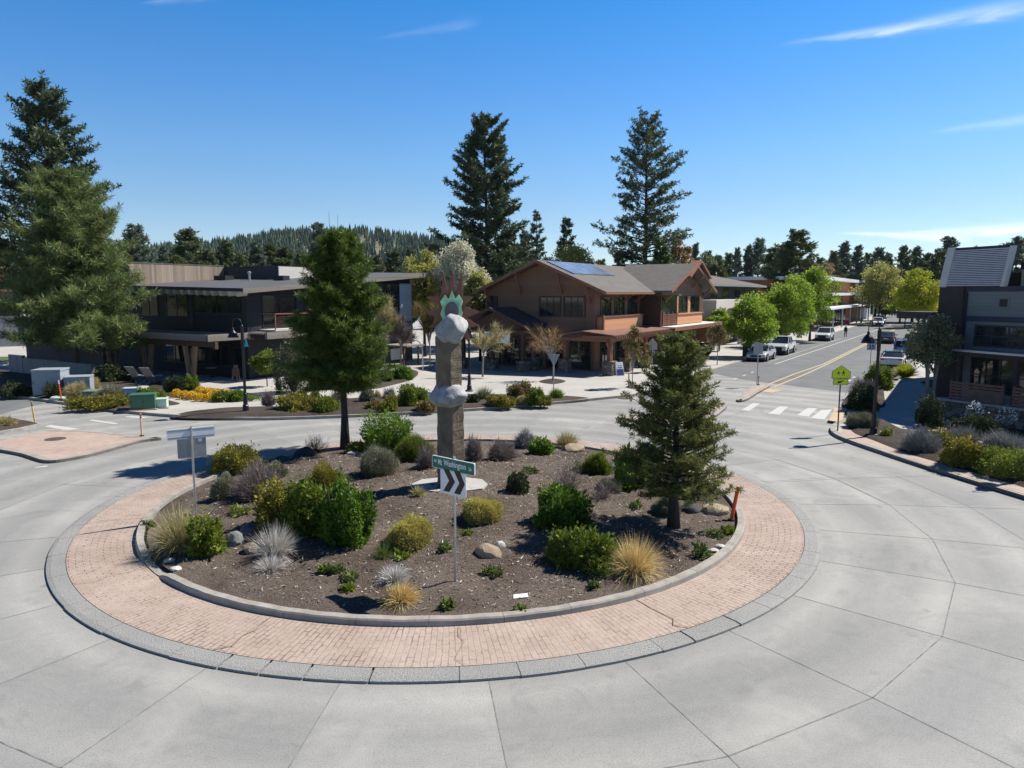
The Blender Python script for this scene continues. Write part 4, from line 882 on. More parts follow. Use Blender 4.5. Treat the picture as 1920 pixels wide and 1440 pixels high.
q = MB(); pts = [(1.2,-2.6,0),(2.4,-2.6,0),(2.4,-2.6,2.2)]+[(7.4-5*math.cos(R(a)),-2.6,2.2+2.6*math.sin(R(a))) for a in range(10,180,10)]+[(12.4,-2.6,2.2),(12.4,-2.6,0),(13.6,-2.6,0),(13.6,-2.6,5.6),(1.2,-2.6,5.6)]
q.ext(pts, (0,.45,0)); q.box(1.2,1.7,-2.15,-.01,0,5.6); q.box(1.2,13.6,-2.6,-.01,5.6,5.75); q.build('entrance_arch', M_CONC2, cb)
for k in range(5): win(cb,'y',2+k*5.4,4.6+k*5.4,5.9 if k < 3 else 4.6,7.0,0,3,1,.08)
for k in range(3): win(cb,'y',15+k*4.5,18.4+k*4.5,.5,3.2,0,3,1,.1,name='shop_window')
q = MB(); q.box(14,30,-2.4,-.01,3.6,3.85); q.build('canopy', M_CHARD, cb)
# ===== D: orange brick shop with white flat canopies, far up the street
db = thing('brick_shop', 'orange brick flat roofed shop with white canopies beyond the street trees', 'building', (*BW(82,-3.2),0), RZ)
M_OBRK = mat('orange brick', (.34,.145,.065), .8, var=.15, scale=2)
q = MB(); q.box(0,58,0,16,0,8.9); q.build('wall', M_OBRK, db); q = MB(); q.box(-1.5,59,-1.6,17,8.9,9.5); q.build('roof', M_WHT, db)
q = MB(); q.box(-3,70,-2.6,-.01,6.1,6.6); q.build('canopy', M_WHT, db); q = MB(); q.box(58.1,80,-1.0,12,0,6.8); q.build('annex_wall', mat('grey render', (.36,.36,.36), .8), db)
q = MB(); q.box(-4,74,-3.2,-.05,3.7,4.1); q.build('awning', M_WHT, db)
for k in range(11): win(db,'y',1+k*3.6,3.6+k*3.6,.3,3.4,0,2,1,.12,name='shop_window')
for k in range(7): q = MB(); q.cyl((2+k*11,-2.9,.1),(2+k*11,-2.9,3.7),.14); q.build('column', M_STEEL, db)
q = MB()
for k in range(12): q.box(30+k*.9,30.08+k*.9,-3.1,-3.0,6.0,7.1)
q.box(30,41,-3.1,-3.0,7.05,7.12); q.build('railing', M_WHT, db)
# ===== E: building at the right edge
EO = (24.5,40.0); EA = math.atan2(.935,-.354)
eb = thing('siding_building', 'shaded grey sided building with louvred roof at the right corner', 'building', (*EO,0), EA)
def EP(x, y): return (EO[0]-.354*x-.935*y, EO[1]+.935*x-.354*y)       # y>0 is towards the street corner
def exz(px, py, ly=0.0):
    d = ray(px, py); n = (-.935,-.354); ox, oy = EP(0, ly); t = (ox*n[0]+oy*n[1])/(d[0]*n[0]+d[1]*n[1]); wx, wy = d[0]*t-EO[0], d[1]*t-EO[1]
    return (wx*-.354+wy*.935, H+d[2]*t)
M_GSID = siding('grey lap siding', (.165,.18,.18), .2, .7); M_NAVY = mat('navy trim', (.025,.03,.055), .5); M_DBRN = mat('dark brown panel', (.042,.034,.030), .8, var=.2)
xl, zt = exz(1762,538); xm, _ = exz(1806,545); zt = 6.85
q = MB(); q.box(xm-9,xm,-9,-.25,0,zt-.25); q.build('wall', M_GSID, eb); q = MB(); q.box(xm-.02,xl,-6,0,0,zt); q.build('tower_wall', M_DBRN, eb)
for bx_ in ((xm-9.1,xm+.0,-.25,-.14,zt-.24,zt+.02),(xm-9.1,xm,-.25,-.16,5.0,5.28),(xm-.12,xm-.02,-.25,-.12,1,zt-.3)): q = MB(); q.box(*bx_); q.build('trim', M_NAVY, eb)
Ei = Matrix.Translation((*EO,0)) @ Matrix.Rotation(EA,4,'Z'); Ei.invert()
q = MB(); q.prism([(EO[0]+.35,EO[1]+.2),(EO[0]+.35+SX*19,EO[1]+.2+SY*19),(EO[0]+9+SX*17,EO[1]-5+SY*17),(EO[0]+9,EO[1]-5)], 0, 7.6); q.xform(Ei); q.build('side_wing', M_DBRN, eb)
ztop = 8.85; dep = .5; xr_ = exz(1878,540)[0]
q = MB()
for k in range(21):
    f0 = k/21; y = -dep*f0; z = zt+.05+(ztop-zt)*f0; q.box(xr_+.05, xl-.42, y-.10, y+.02, z, z+.055)
q.build('louvre', mat('pale louvre metal', (.50,.50,.54), .4, .3, .1), eb)
q = MB(); q.ext([(xr_-.1,-.05,zt),(xl-.4,-.05,zt),(xl-.4,-.05-dep,ztop),(xr_-.1,-.05-dep,ztop)], (0,-.3,-.05)); q.box(xr_-.1,xl-.4,-dep-.5,-dep-.02,ztop-.12,ztop+.16); q.build('roof', mat('dark roof deck', (.03,.035,.06), .6), eb)
q = MB(); q.ext([(xl+.02,.06,zt),(xl-.42,.06,zt),(xl-.42,.06-dep,ztop+.2),(xl+.02,.06-dep,ztop+.2)], (0,-.4,-.05)); q.build('rake_board', M_CONC2, eb); q = MB(); q.ext([(xr_+.05,.06,zt),(xr_-.13,.06,zt),(xr_-.13,.06-dep,ztop+.1),(xr_+.05,.06-dep,ztop+.1)], (0,-.3,0)); q.build('rake_board', M_CONC2, eb)
q = MB(); q.box(xl-9,xr_-.15,-7,-1.2,zt-.5,7.75); q.build('upper_wall', mat('beige stucco', (.34,.29,.22), .8), eb); q = MB(); q.box(xl-9.2,xr_-.14,-7.1,-1.1,7.75,8.1); q.build('upper_coping', M_CHARD, eb)
xv, zv = exz(1883,568,-.25); q = MB(); q.box(xv-.3,xv+.3,-.25,-.2,zv-.3,zv+.3); vv = q.build('wall_vent', M_GSID, eb); q = MB(); q.box(xv-.2,xv+.2,-.2,-.17,zv-.2,zv+.2); q.build('grille', M_FRAME, vv)
x0, z0 = exz(1835,655,-.25); x1, z1 = exz(1925,622,-.25)
def winE(a0, a1, za, zb, off, cols, rows, **k):     # faces +y
    b = MB(); fr = .08
    for (a,c,zz,zc) in ((a0-fr,a1+fr,zb,zb+fr),(a0-fr,a1+fr,za-fr,za),(a0-fr,a0,za,zb),(a1,a1+fr,za,zb)): b.box(a,c,off,off+.06,zz,zc)
    for i in range(1,cols): t_ = a0+(a1-a0)*i/cols; b.box(t_-.03,t_+.03,off+.01,off+.05,za,zb)
    for i in range(1,rows): t_ = za+(zb-za)*i/rows; b.box(a0,a1,off+.01,off+.045,t_-.03,t_+.03)
    o = b.build('window', k.get('fm', M_NAVY), eb); p = MB(); p.box(a0,a1,off,off+.015,za,zb); p.build('pane', M_RGLASS, o)
winE(xm-5.2,xm-.75,3.75,4.75,-.25,5,2)
xp_, zp_ = exz(1787,656,1.3); q = MB(); q.box(xp_-5,xp_,.05,1.4,zp_-.05,zp_+.05); q.build('porch_roof', M_STEEL, eb); q = MB(); q.box(xp_-5,xp_-.1,.0,1.3,zp_-.28,zp_-.05); q.build('beam', M_DBRN, eb)
winE(xm-4.6,xm-.7,1.3,3.0,-.25,5,2, fm=M_FRAME)
for x in (xp_-.35,exz(1905,700,1.2)[0],xp_-4.6): q = MB(); q.box(x-.11,x+.11,1.05,1.27,0,zp_-.28); q.build('post', M_DBRN, eb)
q = MB(); q.box(xl-.1,xl+2.2,-1.2,.6,5.05,5.45); q.build('canopy', M_DBRN, eb)
# stone wall, slatted fence of the patio
def exy(px, py, z): return G(px, py, z)
p0, p1 = Vector((*G(1756,748,1.15),0)), Vector((*G(1990,778,1.15),0)); dv = (p1-p0).normalized(); nv = Vector((-dv.y,dv.x,0))
sw = thing('stone_wall', 'low dark ledge stone wall with pale coping below the slatted fence', 'wall', p0, math.atan2(dv.y,dv.x)); Lw = (p1-p0).length
q = MB(); q.box(0,Lw,-.0,.42,0,1.12); q.build('wall_face', M_STONE, sw); q = MB(); q.box(-.1,Lw,-.07,.5,1.12,1.22); q.build('coping', M_KERB, sw)
for k,(a0,a1) in enumerate(((.55,3.05),(3.45,6.5))):
    f = thing('slat_fence', ('long brown horizontal slat fence panel on the stone wall','short brown slat fence panel at the right edge of the photo')[k], 'fence', p0+dv*a0+Vector((0,0,1.22)), math.atan2(dv.y,dv.x), 'slat fence panels on the stone wall')
    q = MB()
    for i in range(6): q.box(0,a1-a0,.10,.14,.06+i*.15,.165+i*.15)
    q.build('slat', mat('stained slat wood', (.13,.075,.055), .7, var=.25, scale=5), f)
    for x in (0.05,(a1-a0)/2,a1-a0-.05): q = MB(); q.box(x-.05,x+.05,.14,.24,0,1.0); q.build('post', M_BDARK, f)
# ===== small grey building and garden wall at far left
gx, gy = G(-40,590,0) if False else AT(10,570,84)[:2]
gb = thing('grey_building', 'flat grey building half hidden behind the large pine on the left', 'building', (-62,86,0), R(30))
q = MB(); q.box(-14,3.2,0,10,0,5.4); q.build('wall', mat('grey panel', (.26,.26,.27), .8), gb); q = MB(); q.box(-14.5,3.7,-.6,10.5,7.0,7.35); q.build('roof', M_CHARD, gb)
q = MB(); q.box(-14,-1.2,0.02,10,5.4,7.0); q.build('upper_wall', mat('pale grey panel', (.36,.36,.38), .8), gb); win(gb,'y',-.6,2.8,3.9,6.6,0,2,1,.1)
a = Vector((*G(18,699,.13),.13)); c = Vector((*G(104,709,.13),.13)); dv2 = (c-a).normalized()
gw = thing('garden_wall', 'long grey board wall stepping down behind the white utility cabinet', 'wall', a, math.atan2(dv2.y,dv2.x))
q = MB(); q.box(0,2.2,0,.25,0,1.5); q.build('wall_panel', siding('grey vertical boards', (.19,.19,.195), .3, .8, .15, horizontal=False), gw); q = MB(); q.box(2.2,(c-a).length+5,.02,.3,0,1.3); q.build('wall_panel', bpy.data.materials['grey vertical boards'], gw); q = MB(); q.box(2.3,2.35,.32,.4,1.3,3.6); q.box(2.3,(c-a).length+6,.32,.4,1.3,3.4); q.build('screen', M_CHAR, gw)
# ------------------------------------------------------------------ street furniture, sculpture, cars, person
M_GREENS = mat('sign green', (.004,.14,.085), .35, var=.03); M_SWHITE = mat('sign white', (.72,.74,.76), .4, var=.03); M_SBLK = mat('sign black', (.012,.012,.014), .4, var=.05)
M_SYEL = mat('fluorescent yellow green', (.62,.72,.015), .45, var=.03); M_ALU = mat('sign back aluminium', (.30,.31,.32), .45, .45, .08, 4)
def text_mesh(body, w, h, ext=.004, bold=0.0):
    cu = bpy.data.curves.new('lettering','FONT'); cu.body = body; cu.size = 1; cu.extrude = 0; cu.offset = bold; cu.align_x = 'LEFT'
    o = bpy.data.objects.new('lettering', cu); col.objects.link(o); dg = bpy.context.evaluated_depsgraph_get(); me = bpy.data.meshes.new_from_object(o.evaluated_get(dg)); bpy.data.objects.remove(o); bpy.data.curves.remove(cu)
    n = len(me.vertices); a = np.zeros(n*3, np.float32); me.vertices.foreach_get('co', a); a = a.reshape(-1,3); lo, hi = a.min(0), a.max(0)
    a = (a-(lo+hi)/2); a[:,0] *= w/(hi[0]-lo[0]); a[:,1] *= h/(hi[1]-lo[1]); b = np.stack([a[:,0], np.zeros(n), a[:,1]], 1)
    me.vertices.foreach_set('co', np.ascontiguousarray(b, np.float32).ravel()); me.update(); me.materials.clear(); return me     # upright, readable from -y
def lettering(par, body, w, h, x, y, z, m, bold=0.0):
    me = text_mesh(body, w, h, bold=bold); me.materials.append(m); return link('lettering', me, par, 0, (x,y,z))
def rrect(w, h, r, n=4):
    out = []
    for cx_, cz_, a0 in ((w/2-r,h/2-r,0),(-w/2+r,h/2-r,90),(-w/2+r,-h/2+r,180),(w/2-r,-h/2+r,270)):
        for k in range(n+1): a = R(a0+90*k/n); out.append((cx_+r*math.cos(a), cz_+r*math.sin(a)))
    return out
def plate(par, name, pts, z, m, y0=-.006, y1=.0, x=0):
    b = MB(); b.ext([(x+p[0], y0, z+p[1]) for p in pts], (0, y1-y0, 0)); return b.build(name, m, par)
def post(par, h, r=.03, m=M_STEEL, name='post', y=.035): 
    b = MB(); b.cyl((0,y,-.2),(0,y,h),r,r,10); return b.build(name, m, par, smooth=False)
CHEV = [[(-.30,.235),(-.115,.235),(.065,0),(-.115,-.235),(-.30,-.235),(-.12,0)], [(.03,.235),(.215,.235),(.36,0),(.215,-.235),(.03,-.235),(.195,0)]]
def island_sign(label, gx, gy, gz, rz, zp, zs):
    o = thing('chevron_sign', label, 'sign', (gx,gy,gz), rz, 'roundabout signs on the island'); post(o, zs+.19, .027)
    p = plate(o, 'chevron_plate', rrect(.76,.61,.04), zp, M_SWHITE, -.012, 0)
    for c in CHEV: b = MB(); b.add([(q[0]*.98,-.0145,zp+q[1]*1.06) for q in c], [(0,1,2,5),(5,2,3,4)]); b.build('chevron', M_SBLK, p)
    plate(o, 'plate_back', rrect(.75,.60,.04), zp, M_ALU, .0005, .004)
    bl = plate(o, 'street_name_blade', rrect(1.27,.27,.025), zs, M_SWHITE, -.012, .012)
    for s in (-1,1): b = MB(); b.ext([(q[0]*.978, s*.0125, zs+q[1]*.91) for q in rrect(1.27,.27,.03)], (0,s*.001,0)); b.build('green_face', M_GREENS, bl) if s < 0 else None
    lettering(bl, 'NW', .085, .075, -.53, -.0150, zs+.02, M_SWHITE, .02); lettering(bl, 'Mt', .12, .13, -.385, -.0150, zs+.015, M_SWHITE, .02)
    lettering(bl, 'Washington', .66, .17, .055, -.0150, zs, M_SWHITE, .02); lettering(bl, 'Dr', .09, .075, .52, -.0150, zs-.01, M_SWHITE, .02)
    if zs: q = MB(); q.box(-.06,.06,.013,.05,zs-.03,zs+.14); q.build('bracket', M_STEEL, o)
    return o
x_, y_, z_ = GI(852,1092)
zc, zb = ZAT(903,y_)-z_, ZAT(874,y_)-z_+.02
island_sign('green street name sign over a double chevron plate at the front of the island', x_, y_, z_, -R(40), zc, zb)
x_, y_, z_ = GI(367,964); o2 = thing('chevron_sign', 'back of a grey chevron plate and white street blade on the left of the island', 'sign', (x_,y_,z_), R(180+32), 'roundabout signs on the island')
zc, zb = ZAT(838,y_)-z_, ZAT(812,y_)-z_
post(o2, zb+.2, .03, y=.04)
plate(o2, 'chevron_plate', rrect(.76,.61,.04), zc, M_SWHITE, -.012, 0); plate(o2, 'plate_back', rrect(.75,.60,.04), zc, M_ALU, .0005, .004)
bl = plate(o2, 'street_name_blade', rrect(1.25,.30,.03), zb, M_SWHITE, -.02, .02, .0); 
for s in (.102,-.102): b = MB(); b.box(-.60,.60,.0205,.024,zb+s-.018,zb+s+.018); b.build('rail', M_ALU, bl)
b = MB(); b.box(-.085,.085,.012,.035,zc-.3,zc+.3); b.build('stiffener', M_ALU, o2); b = MB(); b.box(-.27,-.17,.0045,.006,zc+.13,zc+.23); b.build('sticker', M_SWHITE, o2)
# school crossing sign
x_, y_ = G(1571,808,.15); o = thing('crossing_sign', 'fluorescent yellow school crossing sign with arrow plaque beside the crosswalk', 'sign', (x_,y_,.14), R(-8))
zt_, zm_, zl_ = ZAT(685,y_)-.14, ZAT(707,y_)-.14, ZAT(709.5,y_)-.14
wd = .82; hb = ZAT(685,y_)-ZAT(710,y_); z0 = ZAT(710,y_)-.14
def pent(s, dz=0): return [(-wd/2*s, 0+hb*.02*(1-s)*25+dz), (wd/2*s, hb*.02*(1-s)*25+dz), (wd/2*s, hb*.54), (0, hb*(1-(1-s)*.6)), (-wd/2*s, hb*.54)]
post(o, zt_-.05, .03, M_BLKM)
p = plate(o, 'pentagon', pent(1), z0, M_SBLK, -.010, 0); plate(p, 'yellow_face', pent(.94, .01), z0, M_SYEL, -.0125, -.0105)
def walker(x, s):
    P = [[(-.02,.60),(.03,.66),(.08,.60),(.08,.54),(.03,.49),(-.02,.54)], [(-.06,.44),(.02,.48),(.09,.45),(.12,.28),(.08,.18),(-.04,.18)], [(-.05,.42),(-.14,.30),(-.20,.24),(-.17,.20),(-.08,.26),(-.03,.32)], [(.09,.44),(.18,.34),(.17,.24),(.12,.24),(.12,.32),(.07,.36)], [(-.04,.20),(.03,.20),(-.06,.06),(-.13,-.06),(-.19,-.06),(-.12,.06)], [(.01,.20),(.09,.20),(.15,.06),(.17,-.06),(.10,-.06),(.08,.06)]]
    b = MB()
    for q in P: b.add([(x+a*s, -.0138, z0+.17+c*s) for a,c in q], [tuple(range(len(q)))])
    b.build('walker_figure', M_SBLK, p)
walker(-.12, .50*hb); walker(.09, .60*hb)
zq = ZAT(716,y_)-.14; pl = plate(o, 'arrow_plaque', rrect(.66,.27,.02), zq, M_SBLK, -.010, 0); plate(pl, 'yellow_face', rrect(.62,.23,.02), zq, M_SYEL, -.0125, -.0105)
b = MB(); b.add([(-.16,-.0138,zq-.07),(-.10,-.0138,zq+.06),(-.07,-.0138,zq+.02),(.11,-.0138,zq+.075),(.13,-.0138,zq+.035),(-.05,-.0138,zq-.025),(-.02,-.0138,zq-.06)], [(0,6,2,1),(6,5,4,3,2)]); b.build('arrow', M_SBLK, pl)
# speed limit sign, sign backs
x_, y_ = G(1630,712,.15); o = thing('speed_sign', 'white 25 speed limit sign on a thin post behind the right street lamp', 'sign', (x_,y_,.14), R(-20)); zc = ZAT(650,y_)-.14; post(o, zc+.3, .025)
p = plate(o, 'plate', rrect(.58,.74,.04), zc+.12, M_SBLK, -.008, 0); plate(p, 'white_face', rrect(.54,.70,.04), zc+.12, M_SWHITE, -.0105, -.0085)
lettering(p, '25', .42, .30, 0, -.0115, zc, M_SBLK, .03); lettering(p, 'SPEED', .40, .10, 0, -.0115, zc+.40, M_SBLK, .02); lettering(p, 'LIMIT', .34, .10, 0, -.0115, zc+.26, M_SBLK, .02)
x_, y_ = G(1038,746,.15); o = thing('yield_sign', 'back of a grey triangular yield sign beside the bare young tree', 'sign', (x_,y_,.14), R(172)); zt_ = ZAT(664,y_)-.14; post(o, zt_, .03, y=.03)
plate(o, 'plate', [(-.36,0),(.36,0),(.03,-.72),(-.03,-.72)], zt_, M_SWHITE, -.008, 0); plate(o, 'plate_back', [(-.35,-.01),(.35,-.01),(.03,-.71),(-.03,-.71)], zt_, M_ALU, .0005, .004)
x_, y_ = G(1222,697,.15); o = thing('stop_sign', 'back of a tan house shaped sign with a small plate below near the brown building', 'sign', (x_,y_,.14), R(190)); zt_ = ZAT(634,y_)-.14; post(o, zt_, .035, y=.03)
M_TANB = mat('tan sign back', (.34,.31,.26), .6); plate(o, 'plate', [(-.42,-.95),(.42,-.95),(.42,-.42),(0,0),(-.42,-.42)], zt_, M_TANB, -.008, .004); plate(o, 'plaque', rrect(.5,.42,.02), zt_-1.22, M_ALU, -.008, .004)
x_, y_ = G(1419,722,.12); o = thing('square_sign', 'back of a grey square sign on a tall post at the splitter tip', 'sign', (x_,y_,.12), R(165)); zt_ = ZAT(642,y_)-.12; post(o, zt_, .035, y=.03); plate(o, 'plate', rrect(.62,.78,.04), zt_-.42, M_SWHITE, -.008, 0); plate(o, 'plate_back', rrect(.61,.77,.04), zt_-.42, M_ALU, .0005, .004)
# delineator posts
M_DYEL = mat('faded yellow plastic', (.52,.34,.08), .55, var=.15); M_DTAN = mat('faded peach plastic', (.58,.36,.19), .55, var=.12); M_ORG = mat('orange plastic', (.72,.085,.015), .45, var=.08)
def delin(label, px, py, top, m, lean, z=.12, isl=False, bands=M_BLK, r=.038):
    gx, gy = G(px,py,z); gz = z
    if isl: gx, gy, gz = GI(px,py)
    h = (py-top)*math.hypot(gx,gy)/F*1.03; o = thing('delineator_post', label, 'bollard', (gx,gy,gz), 0, 'flexible delineator posts')
    b = MB(); b.cyl((0,0,-.02),(lean[0]*h,lean[1]*h,h),r,r*.92,12); b.build('post', m, o, smooth=False); b = MB(); b.cyl((0,0,-.02),(0,0,.05),.11,.09,14); b.build('base', M_BLK, o)
    b = MB(); b.cyl((lean[0]*h*.80,lean[1]*h*.80,h*.80),(lean[0]*h*.86,lean[1]*h*.86,h*.86),r*1.05,r*1.05,12); b.cyl((lean[0]*h*.9,lean[1]*h*.9,h*.9),(lean[0]*h*.95,lean[1]*h*.95,h*.95),r*1.05,r*1.05,12); b.build('band', bands, o); return o
delin('yellow delineator post with dark bands on the left splitter kerb', 66,795,760, M_DYEL, (-.10,.02)); delin('peach delineator post at the inner tip of the left splitter', 266,818,780, M_DTAN, (0,0))
delin('leaning orange marker post inside the right kerb of the island', 1371,976,915, M_ORG, (.20,.10), isl=True, bands=M_ORG, r=.055)
delin('orange and white marker post among the utility boxes', 115,749,718, M_ORG, (-.08,0), z=.2, bands=M_SWHITE); delin('short peach delineator post beside the grey square sign', 1422,722,706, M_DTAN, (0,0))
# street lamps
def lamp(label, px, py, top, z=.15, rz=math.pi, loc=None, hh=None):
    gx, gy = loc or G(px,py,z); h = hh or ZAT(top,gy)-z; o = thing('street_lamp', label, 'street lamp', (gx,gy,z), rz, 'bell street lamps'); ph = h*.925
    b = MB(); b.lathe([(.24,-.05),(.24,.06),(.17,.10),(.15,.32),(.165,.36),(.12,.42),(.095,.95),(.11,1.0),(.075,1.06),(.062,ph),(.03,ph+.04)], n=16); b.build('pole', M_BLKM, o, smooth=False)
    b = MB(); b.box(-.28,.28,-.28,.28,-.12,.03); b.build('footing', M_KERB, o); b = MB(); b.cyl((0,0,ph*.80),(0,0,ph*.985),.085,.085,12); b.build('sleeve', M_BLKM, o)
    r = .23; zc = h-r; pts = [(0.03,0,ph-.3),(.03,0,zc)]+[(.03+r-r*math.cos(R(a)),0,zc+r*math.sin(R(a))) for a in range(20,181,20)]+[(.03+2*r,0,zc-.28)]
    b = MB(); b.tube(pts, .022, 8); b.build('arm', M_BLKM, o, smooth=True); zb = zc-.25
    b = MB(); b.lathe([(.03,0),(.06,-.05),(.06,-.12),(.09,-.17),(.16,-.24),(.22,-.34),(.25,-.44),(.30,-.52),(.295,-.53),(.2,-.45)], (.03+2*r,0,zb), 20); b.build('bell_shade', M_BLKM, o, smooth=True)
    b = MB(); b.lathe([(.02,-.38),(.11,-.42),(.12,-.48),(.05,-.54)], (.03+2*r,0,zb), 14); b.build('lens', M_SWHITE, o, smooth=True); return o
lamp('black bell street lamp beside the school crossing sign on the right corner', 1637,817,600); lamp('black bell street lamp with a turquoise tag in front of the dark building', 461,773,597)
lamp('black street lamp directly behind the boulder column', 880,733,606, rz=R(80)); lamp('distant black bell street lamp before the white canopied shop', 0,0,0, loc=BW(118,-6.9), hh=6.2, rz=R(-60))
lamp('black bell street lamp just beyond the right edge of the photo', 0,0,0, loc=(19.7,25.1), hh=5.15)
gx, gy = G(461,773,.15); q = thing('sign_tag', 'turquoise tag sign on the left street lamp', 'sign', (gx,gy,ZAT(644,gy)), R(-10)); b = MB(); b.ext([(.09,-.02,-.18),(.30,-.02,-.16),(.24,-.02,.2),(.17,-.02,.22)], (0,.02,0)); b.build('plate', mat('turquoise enamel', (.02,.30,.34), .5), q)
# curved white lamp and small kiosk by the walk between the buildings
x_, y_ = G(793,695,.13); o = thing('curved_lamp', 'curved white path lamp between the dark building and the sculpture', 'street lamp', (x_,y_,.13), 0); hz = ZAT(638,y_)-.13
b = MB(); b.tube([(0,0,0),(0,0,hz*.62),(-.06,0,hz*.78),(-.22,0,hz*.92),(-.48,0,hz),(-.78,0,hz*.985)], [.05,.05,.045,.04,.035,.03], 8); b.build('pole', M_SWHITE, o, smooth=True); b = MB(); b.lathe([(.12,0),(.12,.06),(.04,.1)], (-.78,0,hz*.985-.09), 12); b.build('lamp_head', M_SWHITE, o)
x_, y_ = G(757,688,.13); o = thing('path_kiosk', 'small flat roofed kiosk beside the curved white lamp', 'kiosk', (x_,y_,.13), RZ); b = MB(); b.box(-.2,2.2,-.6,2.2,1.75,1.88); b.build('roof', M_PERG, o)
for k in ((0,0),(2,0),(2,1.6),(0,1.6)): b = MB(); b.box(k[0]-.06,k[0]+.06,k[1]-.06,k[1]+.06,0,1.75); b.build('post', M_BDARK, o)
b = MB(); b.box(.1,1.9,1.5,1.56,.5,1.5); b.build('notice_panel', M_WHT, o)
# utility cabinets
M_UGREY = mat('pale grey enamel', (.27,.30,.33), .5, var=.08, scale=4); M_UGRN = mat('utility green', (.045,.12,.075), .5, var=.12, scale=3); M_UGRN2 = mat('faded green', (.13,.20,.15), .6, var=.12, scale=3); M_UMINT = mat('mint enamel', (.42,.55,.47), .5, var=.06); M_UBLUE = mat('pale blue enamel', (.40,.50,.58), .5, var=.06)
def cabinet(label, x0, x1, yt, yb, m, rz=0, dk=.8, sl=0.0, doors=2):
    gx, gy = G((x0+x1)/2, yb, .2); mpp = math.hypot(gx,gy)/F; w, h = (x1-x0)*mpp*.86, (yb-yt)*mpp*.92; d = w*dk
    o = thing('utility_box', label, 'utility box', (gx,gy+d*.5,.16), rz, 'utility boxes in the corner bed'); b = MB(); b.box(-w/2,w/2,-d/2,d/2,.03,h*.93); b.build('body', m, o, bevel=.02)
    b = MB(); b.ext([(-w/2-.03,-d/2-.04,h*.931),(w/2+.03,-d/2-.04,h*.931),(w/2+.03,-d/2-.04,h*(1-sl*.2)),(-w/2-.03,-d/2-.04,h*(1-sl*.2))], (0,d+.08,0)); b.build('lid', m, o, bevel=.015)
    b = MB(); b.box(-w/2-.1,w/2+.1,-d/2-.12,d/2+.1,-.06,.028); b.build('pad', M_KERB, o)
    for k in range(doors): q = MB(); a = -w/2+.03+k*(w-.06)/doors; q.box(a+.015,a+(w-.06)/doors-.015,-d/2-.012,-d/2-.001,.1,h*.88); dd = q.build('door', m, o); q = MB(); q.box(a+.04,a+.08,-d/2-.03,-d/2-.012,h*.45,h*.56); q.build('handle', M_BLKM, dd)
    return o
cabinet('tall pale grey double door utility cabinet under the big pine', 60,108,696,741, M_UGREY, R(12), .9); cabinet('lower pale grey utility cabinet with a white lid beside the orange marker post', 117,160,705,740, M_UGREY, R(20), .9, .6)
cabinet('faded green flat utility box left of the sage bush', 153,188,733,750, M_UGRN2, R(8), .9, 0, 1); cabinet('dark green transformer box, largest of the green boxes', 240,284,739,767, M_UGRN, R(20), .75, 0, 2)
cabinet('low mint green rounded utility box right of the dark green transformer', 277,309,747,764, M_UMINT, R(16), .7, 0, 1); cabinet('small pale blue utility box behind the dark green transformer', 229,256,727,745, M_UBLUE, R(16), .7, 0, 1)
x_, y_ = G(103,749,.2); o = tag(MB().lathe([(.45,0),(.46,.12),(.4,.16)], n=20).build('valve_cover', M_UMINT, loc=(x_,y_+.4,.17)), 'round pale valve cover at the kerb left of the orange marker post', 'cover')
# adirondack chairs, bistro table, easel, a-frame
def adirondack(label, px, py, rz):
    x_, y_ = G(px,py,.13); o = thing('lounge_chair', label, 'chair', (x_,y_,.13), rz, 'slatted lounge chairs under the pine'); m = mat('slate painted wood', (.10,.095,.115), .7)
    b = MB()
    for k in range(6): b.bar((-.3+k*.12,-.05,.38),(-.34+k*.136,.62,1.22),.10,.03)
    b.build('backrest', m, o); b = MB()
    for k in range(5): b.bar((-.34,-.62+k*.13,.46-k*.035),(.34,-.62+k*.13,.46-k*.035),.11,.025)
    b.build('seat', m, o)
    for s in (-1,1): b = MB(); b.box(s*.42-.08,s*.42+.08,-.62,.30,.62,.65); b.build('armrest', mat('pale worn wood', (.42,.40,.38), .7), o); b = MB(); b.box(s*.4-.03,s*.4+.03,-.6,-.5,0,.62); b.build('leg', m, o); b = MB(); b.bar((s*.36,-.5,.36),(s*.36,.45,.06),.04,.1); b.build('leg', m, o)
    b = MB(); b.bar((-.36,.64,1.25),(.36,.64,1.25),.05,.05); b.build('top_rail', mat('pale worn wood', (.42,.40,.38), .7), o); return o
adirondack('dark slatted lounge chair nearer the big pine', 256,719,R(165)); adirondack('dark slatted lounge chair nearer the slanted posts', 283,721,R(168))
x_, y_ = G(398,707,.13); o = thing('cafe_table', 'small dark cafe table under the trellis by the slanted posts', 'table', (x_,y_,.13)); b = MB(); b.cyl((0,0,.70),(0,0,.74),.38,.38,18); b.build('tabletop', M_ALU, o); b = MB(); b.cyl((0,0,0),(0,0,.7),.04); b.cyl((0,0,0),(0,0,.03),.25,.25,14); b.build('pedestal', M_BLKM, o)
x_, y_ = G(443,717,.13); o = thing('display_easel', 'wooden display easel behind the left street lamp', 'easel', (x_,y_,.13), R(10))
for p,q in (((-.3,0,0),(-.08,.02,1.25)),((.3,0,0),(.08,.02,1.25)),((0,.45,0),(0,.04,1.2))): b = MB(); b.bar(p,q,.05,.05); b.build('leg', M_PERG2, o)
b = MB(); b.box(-.25,.25,-.04,-.01,.45,1.0); b.build('board', M_BDARK, o)
x_, y_ = G(1160,704,.13); o = thing('sandwich_board', 'blue and white sandwich board standing beside the stone piers', 'sign', (x_,y_,.13), R(20))
for s in (-1,1): b = MB(); b.ext([(-.34,s*.3,0),(.34,s*.3,0),(.30,s*.03,1.05),(-.30,s*.03,1.05)], (0,s*.03,0)); pp = b.build('board', M_SWHITE, o)
